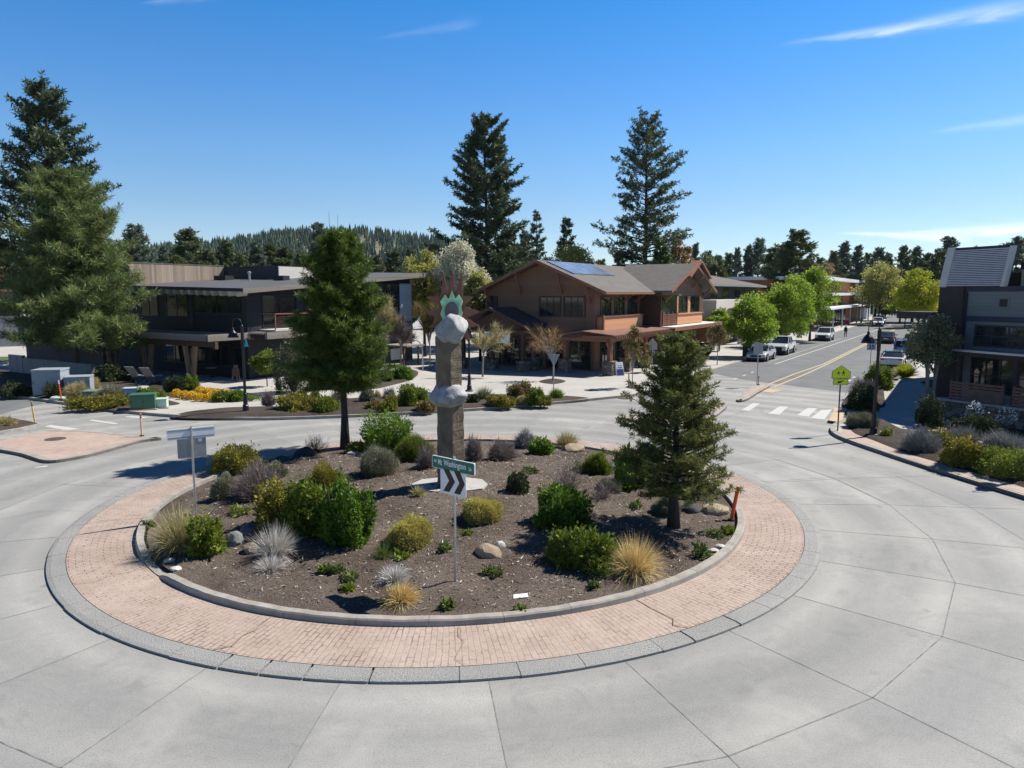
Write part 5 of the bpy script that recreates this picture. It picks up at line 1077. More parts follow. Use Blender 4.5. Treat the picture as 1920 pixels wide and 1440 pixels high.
b = MB(); b.ext([(-.30,-.315,.06),(.30,-.315,.06),(.28,-.19,.52),(-.28,-.19,.52)], (0,-.022,0.0)); b.build('blue_panel', mat('sign blue', (.03,.045,.16), .5), o)
for k in range(3): b = MB(); b.box(-.2,.2,-.178+k*.045,-.170+k*.045,.62+k*.13,.67+k*.13); b.build('print_line', mat('sign blue', (.03,.045,.16), .5), o)
for k,(px,py,r_,h_,lb) in enumerate(((1322,668,.75,1.5,'tall black planter urn at the corner of the brown building'),)):
    x_, y_ = G(px,py,.13); o = thing('planter_urn', lb, 'planter', (x_,y_,.13)); MB().lathe([(.3,0),(.62,.4),(.72,.85),(.5,1.3),(.56,1.42),(.45,1.42),(.4,1.2)], n=20).build('pot', M_BLKM, o, smooth=True); MB().lathe([(.44,1.3),(.3,1.36),(.05,1.38)], n=14).build('soil', M_BED, o)
x_, y_ = G(1401,668,.13); o = thing('litter_bin', 'black litter bin behind the silver sedan', 'bin', (x_,y_,.13), RZ); MB().box(-.4,.4,-.4,.4,0,1.2).build('body', M_BLKM, o, bevel=.04); MB().box(-.44,.44,-.44,.44,1.2,1.32).build('lid', M_BLKM, o)
x_, y_ = BW(106,-5.6); o = thing('red_box', 'red box in front of the orange brick shop', 'box', (x_,y_,.13), RZ); MB().box(-.5,.5,-.4,.4,0,1.0).build('body', mat('signal red', (.55,.03,.07), .5), o, bevel=.04); MB().box(-.4,.4,-.35,.35,1.0,1.45).build('top', mat('pale pink top', (.6,.35,.4), .5), o)
# hanging sign on the porch
o = thing('hanging_sign', 'white SUMMIT sign hanging under the porch beam of the brown building', 'sign', (*BW(-3.62,7.15),2.42), RZ-R(90)); 
b = MB(); b.box(-1.25,1.25,-.06,0,0,.92); b.build('panel', mat('pale blue sign panel', (.70,.76,.84), .5, var=.03), o); lettering(o, 'SUMMIT', 1.55, .26, -.28, -.064, .62, mat('sign navy', (.02,.02,.05), .5), .03); lettering(o, 'Chiropractic', 1.4, .22, -.3, -.064, .28, mat('sign mauve', (.30,.22,.26), .5))
b = MB(); b.cyl((-1,-.03,.92),(-1,-.03,1.1),.02); b.cyl((1,-.03,.92),(1,-.03,1.1),.02); b.build('hanger', M_BLKM, o)
# ---- sculpture
M_BAS = mat('basalt column', (.165,.130,.088), .9, var=.42, scale=3.2, bump=1.0, bscale=11, stretch=(1,1,.6)); M_BOUL = mat('pale granite boulder', (.33,.335,.33), .85, var=.3, scale=3.5, bump=1.0, bscale=6)
M_RUST = mat('rusted steel', (.23,.105,.07), .8, var=.22, scale=3); M_PAT = mat('green copper patina', (.42,.74,.45), .6, var=.25, scale=5); M_DOVAL = mat('dark slate', (.10,.10,.105), .5, var=.3, scale=5)
sx, sy, sz_ = GI(845,912); sy += .2; sz_ = zi(sx, sy)
sc_o = thing('boulder_sculpture', 'basalt column sculpture with two pale boulders and a rusty sunburst on top', 'sculpture', (sx,sy,sz_))
def hexcol(z0, z1, r0, r1, ox0=0, ox1=0, ph=-78, name='column'):
    b = MB(); n = 6; g = random.Random(int(z1*100)); rr_ = [g.uniform(.93,1.07) for _ in range(n)]; NZ = 26
    for k in range(NZ+1):
        t = k/NZ
        for j in range(n): a = R(ph+60*j); r = (r0+(r1-r0)*t)*rr_[j]*(1+.018*math.sin(k*1.1+j*2)+.012*g.uniform(-1,1)); b.v.append((ox0+(ox1-ox0)*t+r*math.cos(a), r*math.sin(a), z0+(z1-z0)*t))
    for k in range(NZ):
        for j in range(n): b.f.append((k*n+j,k*n+(j+1)%n,(k+1)*n+(j+1)%n,(k+1)*n+j)); b.m.append(0)
    b.f.append(tuple(NZ*n+j for j in range(n))); b.m.append(0); return b.build(name, M_BAS, sc_o, bevel=.015)
def zr2(py): return ZAT(py, sy)-sz_
def xr2(px): return ray(px,720)[0]*sy/ray(px,720)[1]-sx
hexcol(-.1, zr2(752), .475, .445, 0, .0); hexcol(zr2(728), zr2(630), .445, .435, -.03, -.04)
me = rock_mesh(23, .62, .58, .44, 4, .17, 9); me.materials.append(M_BOUL); link('boulder', me, sc_o, 0, (xr2(843),-.05,zr2(741)), .3)
me = rock_mesh(37, .54, .50, .47, 4, .15, 9); me.materials.append(M_BOUL); link('boulder', me, sc_o, 0, (xr2(849),-.05,zr2(617)), 1.1)
def sil(pts, y): return [(xr2(a), y, zr2(c)) for a, c in pts]
b = MB(); b.ext(sil([(829,504),(840,548),(848,496),(853.5,550),(866,508),(867,555),(888,556),(869,575),(899,586),(875,597),(896,612),(874,618),(882,652),(868,632),(848,640),(826,628),(816,656),(822,616),(800,616),(822,599),(796,587),(824,576),(798,556),(828,556)], .52), (0,.05,0)); b.build('sunburst', M_RUST, sc_o)
b = MB(); b.ext(sil([(847.5,544),(853,561),(860,552.5),(867.5,565),(864,577),(867,588),(863,600),(862,615),(830,615),(824,607.5),(829,600),(825,589),(829,577),(825,566),(834,553),(841,561)], .36), (0,.06,0)); b.build('copper_flame', M_PAT, sc_o)
b = MB(); b.ext(sil([(847+13*math.cos(R(a)), 584+18*math.sin(R(a))) for a in range(0,360,20)], .24), (0,.10,0)); b.build('slate_disc', M_DOVAL, sc_o)
b = MB(); b.bar((-.05,.2,zr2(640)),(-.05,.5,zr2(590)),.12,.1); b.build('bracket', M_RUST, sc_o)
b = MB(); b.prism([(1.15*math.cos(R(a))*(1+.1*math.sin(a*2.1)), .95*math.sin(R(a))*(1+.08*math.cos(a*3))) for a in range(0,360,36)], -.12, .03); b.build('plinth', M_WALK, sc_o)
# ---- vehicles (x forward)
M_TYRE = mat('tyre rubber', (.015,.015,.016), .85); M_RIM = mat('alloy rim', (.42,.43,.45), .35, .8); M_CGL = glass('car glass', (.02,.026,.036), .03); M_HL = mat('headlight glass', (.55,.57,.60), .15); M_TL = mat('tail light red', (.30,.01,.012), .3); M_GRL = mat('dark grille', (.014,.014,.016), .5)
def paint(name, c): 
    t = NT(name); t.b.inputs['Coat Weight'].default_value = .8; t.b.inputs['Coat Roughness'].default_value = .05; return t.fin(c, .35, .15, .5)
P_WHITE, P_SILV, P_DARK, P_BLUE, P_BLK = paint('white car paint',(.70,.71,.72)), paint('silver blue car paint',(.50,.53,.57)), paint('dark car paint',(.035,.038,.045)), paint('blue car paint',(.16,.24,.40)), paint('black car paint',(.015,.015,.017))
PROF = {'sedan': (4.8,1.86, [(-2.4,.35),(-2.4,.80),(-2.28,.98),(-1.45,1.03),(1.0,.98),(1.95,.86),(2.36,.70),(2.4,.35)], [(-1.95,1.0),(-1.0,1.42),(.15,1.46),(1.15,.97)]),
 'suv': (4.85,1.95, [(-2.42,.42),(-2.42,.95),(-2.36,1.12),(1.0,1.12),(2.0,1.04),(2.38,.88),(2.42,.42)], [(-2.36,1.12),(-2.05,1.74),(.15,1.78),(1.12,1.11)]),
 'pickup': (5.4,1.98, [(-2.7,.50),(-2.7,1.22),(-.75,1.24),(1.25,1.18),(2.35,1.10),(2.66,.92),(2.7,.48)], [(-.85,1.22),(-.62,1.86),(.55,1.90),(1.38,1.18)])}
def car(kind, label, lx, ly, m, heading=1, yaw=0, two_tone=False):
    L, W, body, cab = PROF[kind]; x_, y_ = BW(lx, ly); o = thing('parked_car' if kind != 'pickup' else 'pickup_truck', label, 'car' if kind != 'pickup' else 'pickup truck', (x_,y_,.005), RZ+(0 if heading > 0 else math.pi)+yaw, 'cars on the street')
    b = MB(); n = len(body); hw = lambda z: W/2*(1-.10*max(0,(z-.7))-.06*max(0,.55-z)*2)
    rows = [[(x,s*hw(z)*(.94 if abs(x) > L/2-.15 else 1),z) for x,z in body] for s in (-1,1)]
    b.add(rows[0]+rows[1], [tuple(range(n)), tuple(reversed(range(n,2*n)))]+[(i,n+i,n+(i+1)%n,(i+1)%n) for i in range(n)]); b.build('body', m, o, bevel=.07)
    g = MB(); ys = [W/2*.90, W/2*.74, W/2*.74, W/2*.90]; k = len(cab)
    g.add([(x,-y,z) for (x,z),y in zip(cab,ys)]+[(x,y,z) for (x,z),y in zip(cab,ys)], [(0,1,2,3),(7,6,5,4),(0,4,5,1),(1,5,6,2),(2,6,7,3)]); g.build('window', M_CGL, o)
    r = MB(); (x1,z1),(x2,z2) = cab[1],cab[2]; r.add([(x1-.12,-ys[1]-.03,z1-.02),(x2+.1,-ys[2]-.03,z2-.03),(x2+.1,ys[2]+.03,z2-.03),(x1-.12,ys[1]+.03,z1-.02),(x1,-ys[1]+.08,z1+.05),(x2,-ys[2]+.08,z2+.045),(x2,ys[2]-.08,z2+.045),(x1,ys[1]-.08,z1+.05)], [(3,2,1,0),(4,5,6,7),(0,1,5,4),(1,2,6,5),(2,3,7,6),(3,0,4,7)])
    for s in (-1,1):
        r.bar((cab[3][0]-.02,s*(ys[3]+.0),cab[3][1]),(x2,s*(ys[2]+.01),z2),.07,.05); r.bar((cab[0][0]+.04,s*ys[0],cab[0][1]),(x1,s*(ys[1]+.01),z1),.12,.06); xm = (x1+x2)/2; r.bar((xm,s*(ys[0]+.0),1.03 if kind == 'sedan' else 1.12),(xm,s*(ys[1]+.012),z1),.09,.04)
    r.build('roof', m if not two_tone else P_BLK, o)
    wr = .34 if kind == 'sedan' else .38
    for xw in (-L*.30, L*.305):
        for s in (-1,1):
            q = MB(); q.cyl((xw,s*(W/2-.25),wr),(xw,s*(W/2+.01),wr),wr,wr,20); wo_ = q.build('wheel', M_TYRE, o); q = MB(); q.cyl((xw,s*(W/2-.02),wr),(xw,s*(W/2+.022),wr),wr*.62,wr*.58,14); q.build('rim', M_RIM, wo_)
            q = MB(); q.cyl((xw,s*(W/2-.16),wr+.02),(xw,s*(W/2+.003),wr+.02),wr*1.14,wr*1.14,20); q.build('wheel_arch', M_GRL, o)
    zf = body[-2][1]
    for s in (-1,1):
        q = MB(); q.box(L/2-.22,L/2+.005,s*W*.36-.17,s*W*.36+.17,zf-.16,zf-.02); q.build('headlight', M_HL, o); q = MB(); q.box(-L/2-.012,-L/2+.06,s*W*.38-.16,s*W*.38+.16,.78 if kind == 'sedan' else .88,.9 if kind == 'sedan' else 1.06); q.build('taillight', M_TL, o)
        q = MB(); q.box(.75,.95,s*(W/2+.10)-.08,s*(W/2+.10)+.08,.98 if kind == 'sedan' else 1.12,1.12 if kind == 'sedan' else 1.28); q.build('mirror', m, o)
    q = MB(); q.box(L/2-.05,L/2+.012,-W*.26,W*.26,.45,zf-.08); q.build('grille', M_GRL, o); q = MB(); q.box(-L/2-.014,-L/2+.02,-.26,.26,.62,.75); q.build('number_plate', M_WHT, o); q = MB(); q.box(-L/2+.02,L/2-.02,-W/2*.93,W/2*.93,.2,.46); q.build('sill', M_GRL, o)
    if kind == 'pickup': q = MB(); q.box(-2.6,-.95,-.82,.82,1.225,1.245); q.build('cargo_bed', M_GRL, o)
    return o
car('sedan','silver sedan parked first at the left kerb in front of the pickup',19.2,-8.95,P_SILV,-1); car('pickup','white pickup truck parked behind the silver sedan',28.4,-9.0,P_WHITE,-1)
car('suv','silver white sport utility car parked beside the standing man',54.6,-9.3,P_WHITE,-1); car('sedan','dark car driving away in the right lane',53.4,-17.2,P_DARK,1)
car('sedan','white sedan with dark roof parked nearest at the right kerb',18.6,-20.5,P_WHITE,1,0,True); car('suv','blue car parked behind the white sedan at the right kerb',31.5,-20.6,P_BLUE,1); car('suv','black car half hidden by the willow at the right kerb',42.5,-20.8,P_BLK,1)
car('suv','white car coming down the street far beyond the man',106,-11.2,P_WHITE,-1,R(8)); car('pickup','white truck behind the far white car',118,-10.6,P_BLUE,-1,R(4)); car('sedan','dark blue car parked far up the street under the lime tree',128,-20.4,P_DARK,1)
car('suv','grey car parked at the right kerb beyond the black car',50.5,-20.9,P_SILV,1); car('suv','dark car at the right kerb under the lime yellow tree',66,-20.9,P_DARK,1); car('sedan','white car far up the right kerb past the dark one',84,-21,P_WHITE,1)
# ---- person in black standing in the street
def person():
    x_, y_ = G(1585,632,0); o = thing('person', 'person in black clothes and pale cap standing in the street beside the silver car', 'person', (x_,y_,.005), R(10))
    J = [(0,0,.95),(0,.01,1.15),(0,0,1.38),(0,-.01,1.50),(0,-.02,1.62),(.10,0,.90),(.13,-.02,.50),(.14,.02,.08),(.15,-.12,.035),(-.10,0,.90),(-.14,-.01,.50),(-.17,.02,.08),(-.18,-.12,.035),(.19,0,1.40),(.26,.02,1.12),(.25,-.08,.88),(.25,-.1,.78),(-.19,0,1.40),(-.26,.02,1.12),(-.24,-.08,.88),(-.24,-.1,.78),(0,-.02,1.71)]
    E_ = [(0,1),(1,2),(2,3),(3,4),(4,21),(0,5),(5,6),(6,7),(7,8),(0,9),(9,10),(10,11),(11,12),(2,13),(13,14),(14,15),(15,16),(2,17),(17,18),(18,19),(19,20)]
    rad = [.15,.15,.16,.06,.095,.10,.075,.05,.045,.10,.075,.05,.045,.07,.052,.04,.035,.07,.052,.04,.035,.07]
    me = bpy.data.meshes.new('body'); me.from_pydata(J, E_, []); t = bpy.data.objects.new('body', me); col.objects.link(t); m = t.modifiers.new('skin','SKIN'); t.modifiers.new('s','SUBSURF').levels = 1
    for i, v in enumerate(me.skin_vertices[0].data): v.radius = (rad[i]*1.1, rad[i]*.85); v.use_root = i == 0
    dg = bpy.context.evaluated_depsgraph_get(); out = bpy.data.meshes.new_from_object(t.evaluated_get(dg)); bpy.data.objects.remove(t)
    out.materials.clear(); out.materials.append(mat('black clothes', (.012,.012,.014), .9)); out.materials.append(mat('skin', (.45,.27,.20), .6))
    for p in out.polygons: p.material_index = 1 if (p.center.z > 1.50 or (p.center.z < .88 and abs(p.center.x) > .2 and p.center.z > .7)) else 0; p.use_smooth = True
    link('body', out, o); MB().lathe([(.105,1.66),(.115,1.70),(.10,1.77),(.05,1.81)], (0,-.02,0), 14).build('cap', M_WHT, o, smooth=True)
    MB().box(-.03,.03,-.13,-.105,1.60,1.64).build('nose', bpy.data.materials['skin'], o)
person()
# ---- small things on the island
M_RKD = mat('dark lava rock', (.045,.045,.048), .9, var=.4, scale=3, bump=1, bscale=7); M_RKT = mat('tan field stone', (.27,.21,.15), .9, var=.25, scale=3, bump=.8, bscale=8); M_RKG = mat('grey slab stone', (.16,.165,.17), .9, var=.3, scale=3, bump=.8); M_RKP = mat('pale flat stone', (.50,.48,.45), .85, var=.12)
rock('rock','dark boulder left of the bare twig bush at the pine foot',548,590,832,856,M_RKD,2); rock('rock','brown flat topped boulder below the tan grass at the far rim',1046,1104,825,849,M_RKT,3)
rock('rock','grey slab beside the silver dead tuft',416,452,986,1024,M_RKG,4); rock('rock','grey slab with pale top behind the round tan stone',440,482,978,1004,M_RKG,6); rock('rock','round tan flat stone left of the silver tuft',450,482,1012,1036,M_RKT,7)
rock('rock','brown stone right of the chevron sign post',886,944,1014,1046,M_RKT,8); rock('rock','small pale stone perched behind the brown stone',926,948,1010,1028,M_RKP,10); rock('rock','dark stone slab right of the young pine trunk',1276,1316,938,962,M_RKD,11); rock('rock','tan slab stone behind the orange marker post',1318,1372,938,966,M_RKT,12)
rock('rock','white flat stone at the foot of the tall pine',648,672,843,852,M_RKP,13); rock('rock','dark stone behind the gold shrub and left of the pine',500,540,852,868,M_RKD,14)
for k,(px,py,lb) in enumerate(((330,1068,'white broken kerb chip where the left kerb is crushed'),(318,1052,'pale kerb chip against the crushed left kerb'),(1352,1026,'white rubble lump on the right kerb'),(1338,1034,'white rubble flake beside the lump on the right kerb'))):
    x_, y_, z_ = GI(px,py); me = rock_mesh(20+k,.16,.12,.06,2); me.materials.append(M_RKP); tag(link('kerb_chip', me, None, 0, (x_,y_,z_+.02), k), lb, 'rubble', 'broken kerb rubble')
x_, y_, z_ = GI(976,1121); o = tag(MB().ext([(-.17,-.09,.0),(.15,-.09,.01),(.17,.09,.012),(-.13,.09,.004)], (0,0,.012)).build('paper_sheet', M_WHT, loc=(x_,y_,z_+.03), rz=.2), 'white sheet of paper lying on the soil near the front kerb', 'paper')

for px,py,rr_,lb in ((104,823,.42,'round dark manhole cover set in the left brick splitter'),(1172,747,.45,'dark storm drain cover at the far kerb left of the young pine')):
    x_, y_ = G(px,py,.12 if px < 200 else 0); tag(MB().lathe([(rr_,0),(rr_,.012),(rr_*.9,.016)], n=24).build('drain_cover', mat('cast iron cover', (.10,.085,.075), .6, .3, .3, 9), loc=(x_,y_,.116 if px < 200 else .004)), lb, 'cover')
HAZE = .00004
# ------------------------------------------------------------------ trees
def cone(a=.8, tip=.06): return lambda t: tip+(1-tip)*(1-t)**a*min(1, .55+t*3.5)
def ovate(t): return .10+.9*min(1,.60+t*2.0)*(1-t**1.7)**.8
def irregular(s):
    g = random.Random(s); ks = [g.uniform(.72,1.15) for _ in range(9)]
    return lambda t: (.10+.90*(1-t)**.72)*min(1,.6+t*3)*(ks[int(t*8)]*(1-(t*8)%1)+ks[min(8,int(t*8)+1)]*((t*8)%1))
# island pines
x_, y_, z_ = GI(647,842); h = ZAT(426,y_)-z_
tree_obj('pine_tree','dense bright green pine with a bare lower trunk on the far left of the island', pine(1, h, 2.5, lambda t: .05+.97*min(1,.80+t*1.2)*min(1,1.05*(1-t)**.60), 2.12, 230, .23, .024, 17, 11, 5, 0, .10, .17, .10, 10, .16, L_PINE2, .8, 0, .4, .5), (x_,y_,z_-.05), M_BARKD)
x_, y_, z_ = GI(1263,987); h = ZAT(618,y_)-z_
tree_obj('pine_tree','young open pine with visible limbs on the right of the island', pine(2, h, .80, lambda t: .07+.95*min(1,.76+t)*(1-t)**.72, 1.88, 140, .135, .022, 18, 8, 5, -.01, .22, .15, .05, 10, .12, L_PINE3, .8, .06, .7, .6), (x_,y_,z_-.05), M_BARKD)
# big left ponderosa and the feathery tree before it
x_, y_ = G(118,702,.15); y_ += 9; x_ *= 1.15
h = ZAT(147,y_); xx = AT(98,400,y_)[0]
tree_obj('pine_tree','tallest dark ponderosa pine at the left edge of the photo', pine(3, h, 6, irregular(5), 7.4, 150, .42, .105, 16, 10, 4, 0, .3, .42, .10, 10, .05, L_PINE, .55, .2, .8, .5), (xx,y_,.1), M_BARK)
x_, y_ = G(140,716,.15); y_ += 1.5; x_ = AT(140,600,y_)[0]; h = ZAT(318,y_)
mb, me = pine(4, h, 2.1, lambda t: .08+.97*min(1,.80+t*.9)*(1-t)**.68, 5.6, 190, .48, .042, 15, 14, 5, 0, .15, .24, .20, 10, .20, L_FEATH, .8, .05, .3, .5)
mb.tube([(1.9,.6,-.1),(1.7,.4,3),(.6,.1,7)], [.26,.2,.1], 9); tree_obj('juniper_tree','broad feathery yellow green evergreen on two trunks in front of the tall left pine', (mb,me), (x_,y_,.1), M_BARK)
# pines behind the brown building
def place_pine(label, px, ytop, halfpx, Y, seed, base=.18, nb=90, prof=None, mt=L_PINE, lt=.55, wt=.085, per=8, sub=8, tufts=4, droop=.1, name='pine_tree', group=None):
    X = AT(px,500,Y)[0]; h = ZAT(ytop,Y); rm = halfpx*Y/F
    return tree_obj(name, label, pine(seed, h, h*base, prof or irregular(seed), rm*1.18, int(nb*1.0), lt*.68, wt*1.35, int(per*1.8), sub, tufts, 0, .30, None, droop, 8, .12, mt, .55, .2, .85, .6), (X,Y,0), M_BARKD, group)
place_pine('tall full ponderosa pine behind the left end of the brown building', 912, 215, 96, 84, 21, .14, 165, irregular(21), L_PINE, .60, .085, 9, 10, 5, -.05)
place_pine('tall thin ponderosa with a bare visible trunk behind the solar roof', 1208, 205, 92, 96, 33, .26, 120, irregular(33), L_PINE, .62, .085, 8, 9, 4, .12)
place_pine('slim bluish pine right beside the full ponderosa', 1007, 394, 30, 110, 23, .1, 60, cone(.7), L_FAR, .6, .1, 7, 6, 4); place_pine('dark pointed pine between the two tall ponderosas', 1061, 407, 36, 106, 24, .05, 70, cone(.65), L_PINE, .6, .1, 8, 6, 4)
place_pine('dark pine low against the tall thin ponderosa on its left', 1160, 470, 42, 104, 26, .1, 55, irregular(26), L_PINE, .6, .1); place_pine('green pine low against the tall thin ponderosa on its right', 1238, 448, 46, 92, 27, .1, 60, irregular(27), L_PINE2, .6, .09)
place_pine('dark bushy pine filling the gap below the full ponderosa', 955, 440, 55, 90, 28, .05, 70, ovate, L_PINE, .6, .1); place_pine('dark green tree at the foot of the hill right of the island pine', 738, 466, 34, 100, 29, .03, 60, ovate, L_PINE, .55, .1)
# treeline: five built kinds, copied with their parts
proto = []
for k in range(5):
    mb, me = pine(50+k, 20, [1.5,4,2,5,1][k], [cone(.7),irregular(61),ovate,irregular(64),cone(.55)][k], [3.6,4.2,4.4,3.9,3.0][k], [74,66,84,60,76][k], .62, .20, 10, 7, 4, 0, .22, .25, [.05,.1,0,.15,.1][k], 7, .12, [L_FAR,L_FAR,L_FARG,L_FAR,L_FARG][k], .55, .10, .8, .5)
    proto.append((mb, me))
first = {}
TL = [ # px, top, Y, kind, label, width factor
 (257,420,125,1,'lone open crowned pine left of the board screen above the dark roof',1), (355,428,116,2,'dark rounded pine rising above the left part of the board screen',1), (306,462,112,0,'small pine between the open crowned pine and the dark rounded one',.9), (425,450,104,2,'bushy dark pine above the right end of the board screen',1), (482,452,108,0,'pointed pine over the navy plant room',.9), (508,456,112,4,'slender pine right of the pointed one over the plant room',1), (534,462,104,2,'broad pine above the white roof box',1), (566,470,100,2,'low broad pine left of the island pine crown',1), (600,417,150,3,'tall dark pine peeking over the crown of the island pine',1), (390,468,100,2,'short pine just right of the dark rounded pine',.9), (455,472,98,2,'short dark pine between the bushy and the pointed pine',.9), (232,470,110,2,'low pine behind the right shoulder of the feathery tree',1), (8,452,120,2,'dark pine at the far left edge beside the tall ponderosa',1.1), (332,478,96,2,'lowest pine directly over the left half of the board screen',1),
 (705,478,120,2,'low pine at the hill foot right of the island pine',1), (770,462,130,0,'pointed pine under the right end of the hill',1), (812,455,130,0,'dark spire pine left of the full ponderosa at hill level',1),
 (985,432,125,1,'pale open pine tucked between the full ponderosa and the slim bluish pine',.8), (1128,486,120,2,'low pine left of the thin ponderosa above the solar roof',1), (1303,456,140,0,'small spire pine right of the thin ponderosa',.8), (1328,470,135,1,'thin pale pine over the dark chimney box',.9), (1346,478,130,2,'low olive pine over the beige roof house',.9), (1382,464,150,1,'left member of the three slim pines over the hip roof',.8), (1403,459,152,0,'middle of the three slim pines over the hip roof',.7), (1423,446,150,1,'tallest of the three slim pines over the hip roof',.8), (1452,463,140,2,'dark broad pine left of the big dark pine over the street trees',1.1), (1491,430,130,2,'big dark pine towering over the bright green street trees',1.15), (1474,452,136,3,'dark pine shoulder just left of the big dark pine',1),
 (1562,470,200,2,'low dark pine over the orange brick shop',1), (1582,453,205,0,'pointed pine over the orange brick shop',1), (1607,460,208,0,'right twin of the pointed pines over the orange brick shop',1), (1646,464,170,1,'open pine above the olive willow',1), (1666,474,172,0,'small spire above the right side of the olive willow',.8), (1694,460,160,2,'dark full pine above the lime yellow tree on its left',.8), (1717,462,165,0,'bluish pine above the lime yellow tree',.9), (1740,474,160,2,'low dark pine right of the bluish one above the lime tree',1), (1776,443,150,3,'tall pine left of the louvred roof',.9), (1760,468,140,2,'dark pine touching the left edge of the louvred roof',1), (1800,468,150,4,'small tip of a pine over the left of the louvred roof',1), (1826,462,160,4,'single spire tip over the middle of the louvred roof',.6), (1904,444,140,3,'large pine at the right edge behind the beige upper wall',1.2), (1536,482,195,2,'low pine between the big dark pine and the brick shop',.9), (1885,470,150,1,'pine peeking between louvred roof and the right edge pine',.8),
 (1520,474,190,0,'spire pine right behind the big dark pine',.8), (1626,474,210,2,'low dark pine left of the olive willow top',.9), (1365,474,160,2,'low pine left of the three slim pines',.8)]
for (px,top,Y,k,lab,wf) in TL:
    X = AT(px,500,Y)[0]; h = ZAT(top,Y); s = h/20; wf = wf*rnd.uniform(.85,1.3)
    if k not in first: o = first[k] = tree_obj('pine_tree', lab, proto[k], (X,Y,0), M_BARKD, 'pines of the treeline', px*.7)
    else: o = copy_tree(first[k], (X,Y,0), px*.7, lab)
    o.scale = (s*wf*1.05, s*wf*1.05, s)
# far wood that closes the gaps below the treeline (nobody could count it)
def far_wood(name, pts, m, seed, hh, tris=7):
    g = np.random.default_rng(seed); V = []; T = []
    for (x,y,z) in pts:
        h = hh*g.uniform(.55,1.25); r = h*g.uniform(.16,.24); c = g.uniform(0,.6)
        for lv in range(3):
            z0 = z+h*(.08+.28*lv); z1 = min(z+h, z0+h*.48); rr = r*(1-.27*lv); n = tris; a0 = g.uniform(0,6.3)
            for k in range(n):
                a, b2 = a0+2*math.pi*k/n, a0+2*math.pi*(k+.85)/n; q = g.uniform(.75,1.25)
                V.append([(x+.1*rr*math.cos(a),y+.1*rr*math.sin(a),z1),(x+rr*q*math.cos(a),y+rr*q*math.sin(a),z0-.05*h*q),(x+rr*.55*q*math.cos((a+b2)/2),y+rr*.55*q*math.sin((a+b2)/2),z0+.05*h),(x+rr*q*math.cos(b2),y+rr*q*math.sin(b2),z0-.05*h)]); T.append(c+g.uniform(0,.4))
    return struct(link(name, quads_mesh(name, np.array(V), np.array(T), m)), 'stuff')
g = np.random.default_rng(77)
pts = [(x, g.uniform(185,260), 0) for x in g.uniform(-230,210,300)]
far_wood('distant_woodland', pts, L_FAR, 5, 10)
# hill
HP = [(-60,500),(60,490),(200,476),(290,463),(350,460),(430,450),(480,443),(540,434),(575,433),(600,440),(622,433),(650,428),(690,431),(740,439),(790,444),(835,450),(880,462),(960,482),(1060,500)]
def hill_z(x, y):
    px = 960+F*x/ (y*cp) ; 
    for (a,za),(b2,zb) in zip(HP, HP[1:]):
        if a <= px <= b2: top = za+(zb-za)*(px-a)/(b2-a)-8; break
    else: return 0
    t = (y-560)/340; zt = max(0, ZAT(top, 900)-9)
    return zt*max(0, min(1, t))**.85 if y <= 900 else zt*max(0, 1-(y-900)/500)
b = MB(); NX, NY = 60, 16
for j in range(NY+1):
    for i in range(NX+1):
        y = 540+j*(560/NY); px = -60+1120*i/NX; x = (px-960)/F*y*cp; b.v.append((x, y, hill_z(x,y)-.5))
for j in range(NY):
    for i in range(NX): o = j*(NX+1)+i; b.f.append((o,o+1,o+NX+2,o+NX+1)); b.m.append(0)
struct(b.build('hill', soil_mat('hillside ground', (.10,.10,.07), (.20,.19,.14), (.45,.43,.38), .25), smooth=True))
pts = []
while len(pts) < 7000:
    y = 560+360*g.uniform(0,1)**.9; px = g.uniform(-40,1040); x = (px-960)/F*y*cp; z = hill_z(x,y)
    if z < 1: continue
    rock_zone = math.exp(-((px-690)/70)**2-((y-800)/70)**2)
    if g.uniform() < rock_zone*.72: continue
    pts.append((x,y,z-1))
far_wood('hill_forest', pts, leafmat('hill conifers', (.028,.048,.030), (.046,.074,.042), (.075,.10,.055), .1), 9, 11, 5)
for px, tp in ((618,396),(634,402)):
    X, Y_, Z = AT(px, 436, 900); b = MB(); b.cyl((0,0,-8),(0,0,ZAT(tp,900)-Z),.5,.25,6); tag(b.build('radio_mast', M_STEEL, loc=(X,Y_,Z)), 'thin radio mast on the hill top, %s one' % ('taller' if px == 618 else 'shorter'), 'mast', 'radio masts on the hill')
# broadleaf trees
def place_broad(label, px, ytop, ybot, halfpx, Y, seed, mt, nclump=60, leaves=12000, lf=.2, multi=1, bark=M_BARKD, name='street_tree', shape=.3, group=None, clump=.28, base_z=.13, trunk=None, X=None):
    X = AT(px,560,Y)[0] if X is None else X; h = ZAT(ytop,Y)-base_z; th = max(.3, ZAT(ybot,Y)-base_z); rx = halfpx*Y/F; rz_ = (h-th)/2
    return tree_obj(name, label, broad(seed, h, th, rx, rz_, nclump, leaves, lf, mt, th+rz_, clump, multi, trunk, shape=shape), (X,Y,base_z), bark, group, seed)
SG = 'bright green trees along the left kerb'
place_broad('bright green street tree nearest the silver sedan', 1410, 548, 655, 54, 72, 81, L_SPRING, 70, 15000, .20, group=SG); place_broad('second bright green street tree, behind the white pickup', 1478, 512, 640, 58, 86, 82, L_SPRING, 70, 15000, .24, group=SG)
place_broad('farthest and tallest bright green street tree before the brick shop', 1522, 492, 616, 55, 98, 83, L_SPRING, 70, 15000, .26, group=SG); place_broad('small pale green tree left of the nearest bright street tree', 1352, 572, 640, 26, 80, 84, L_SPRING, 30, 5000, .22, group=SG)
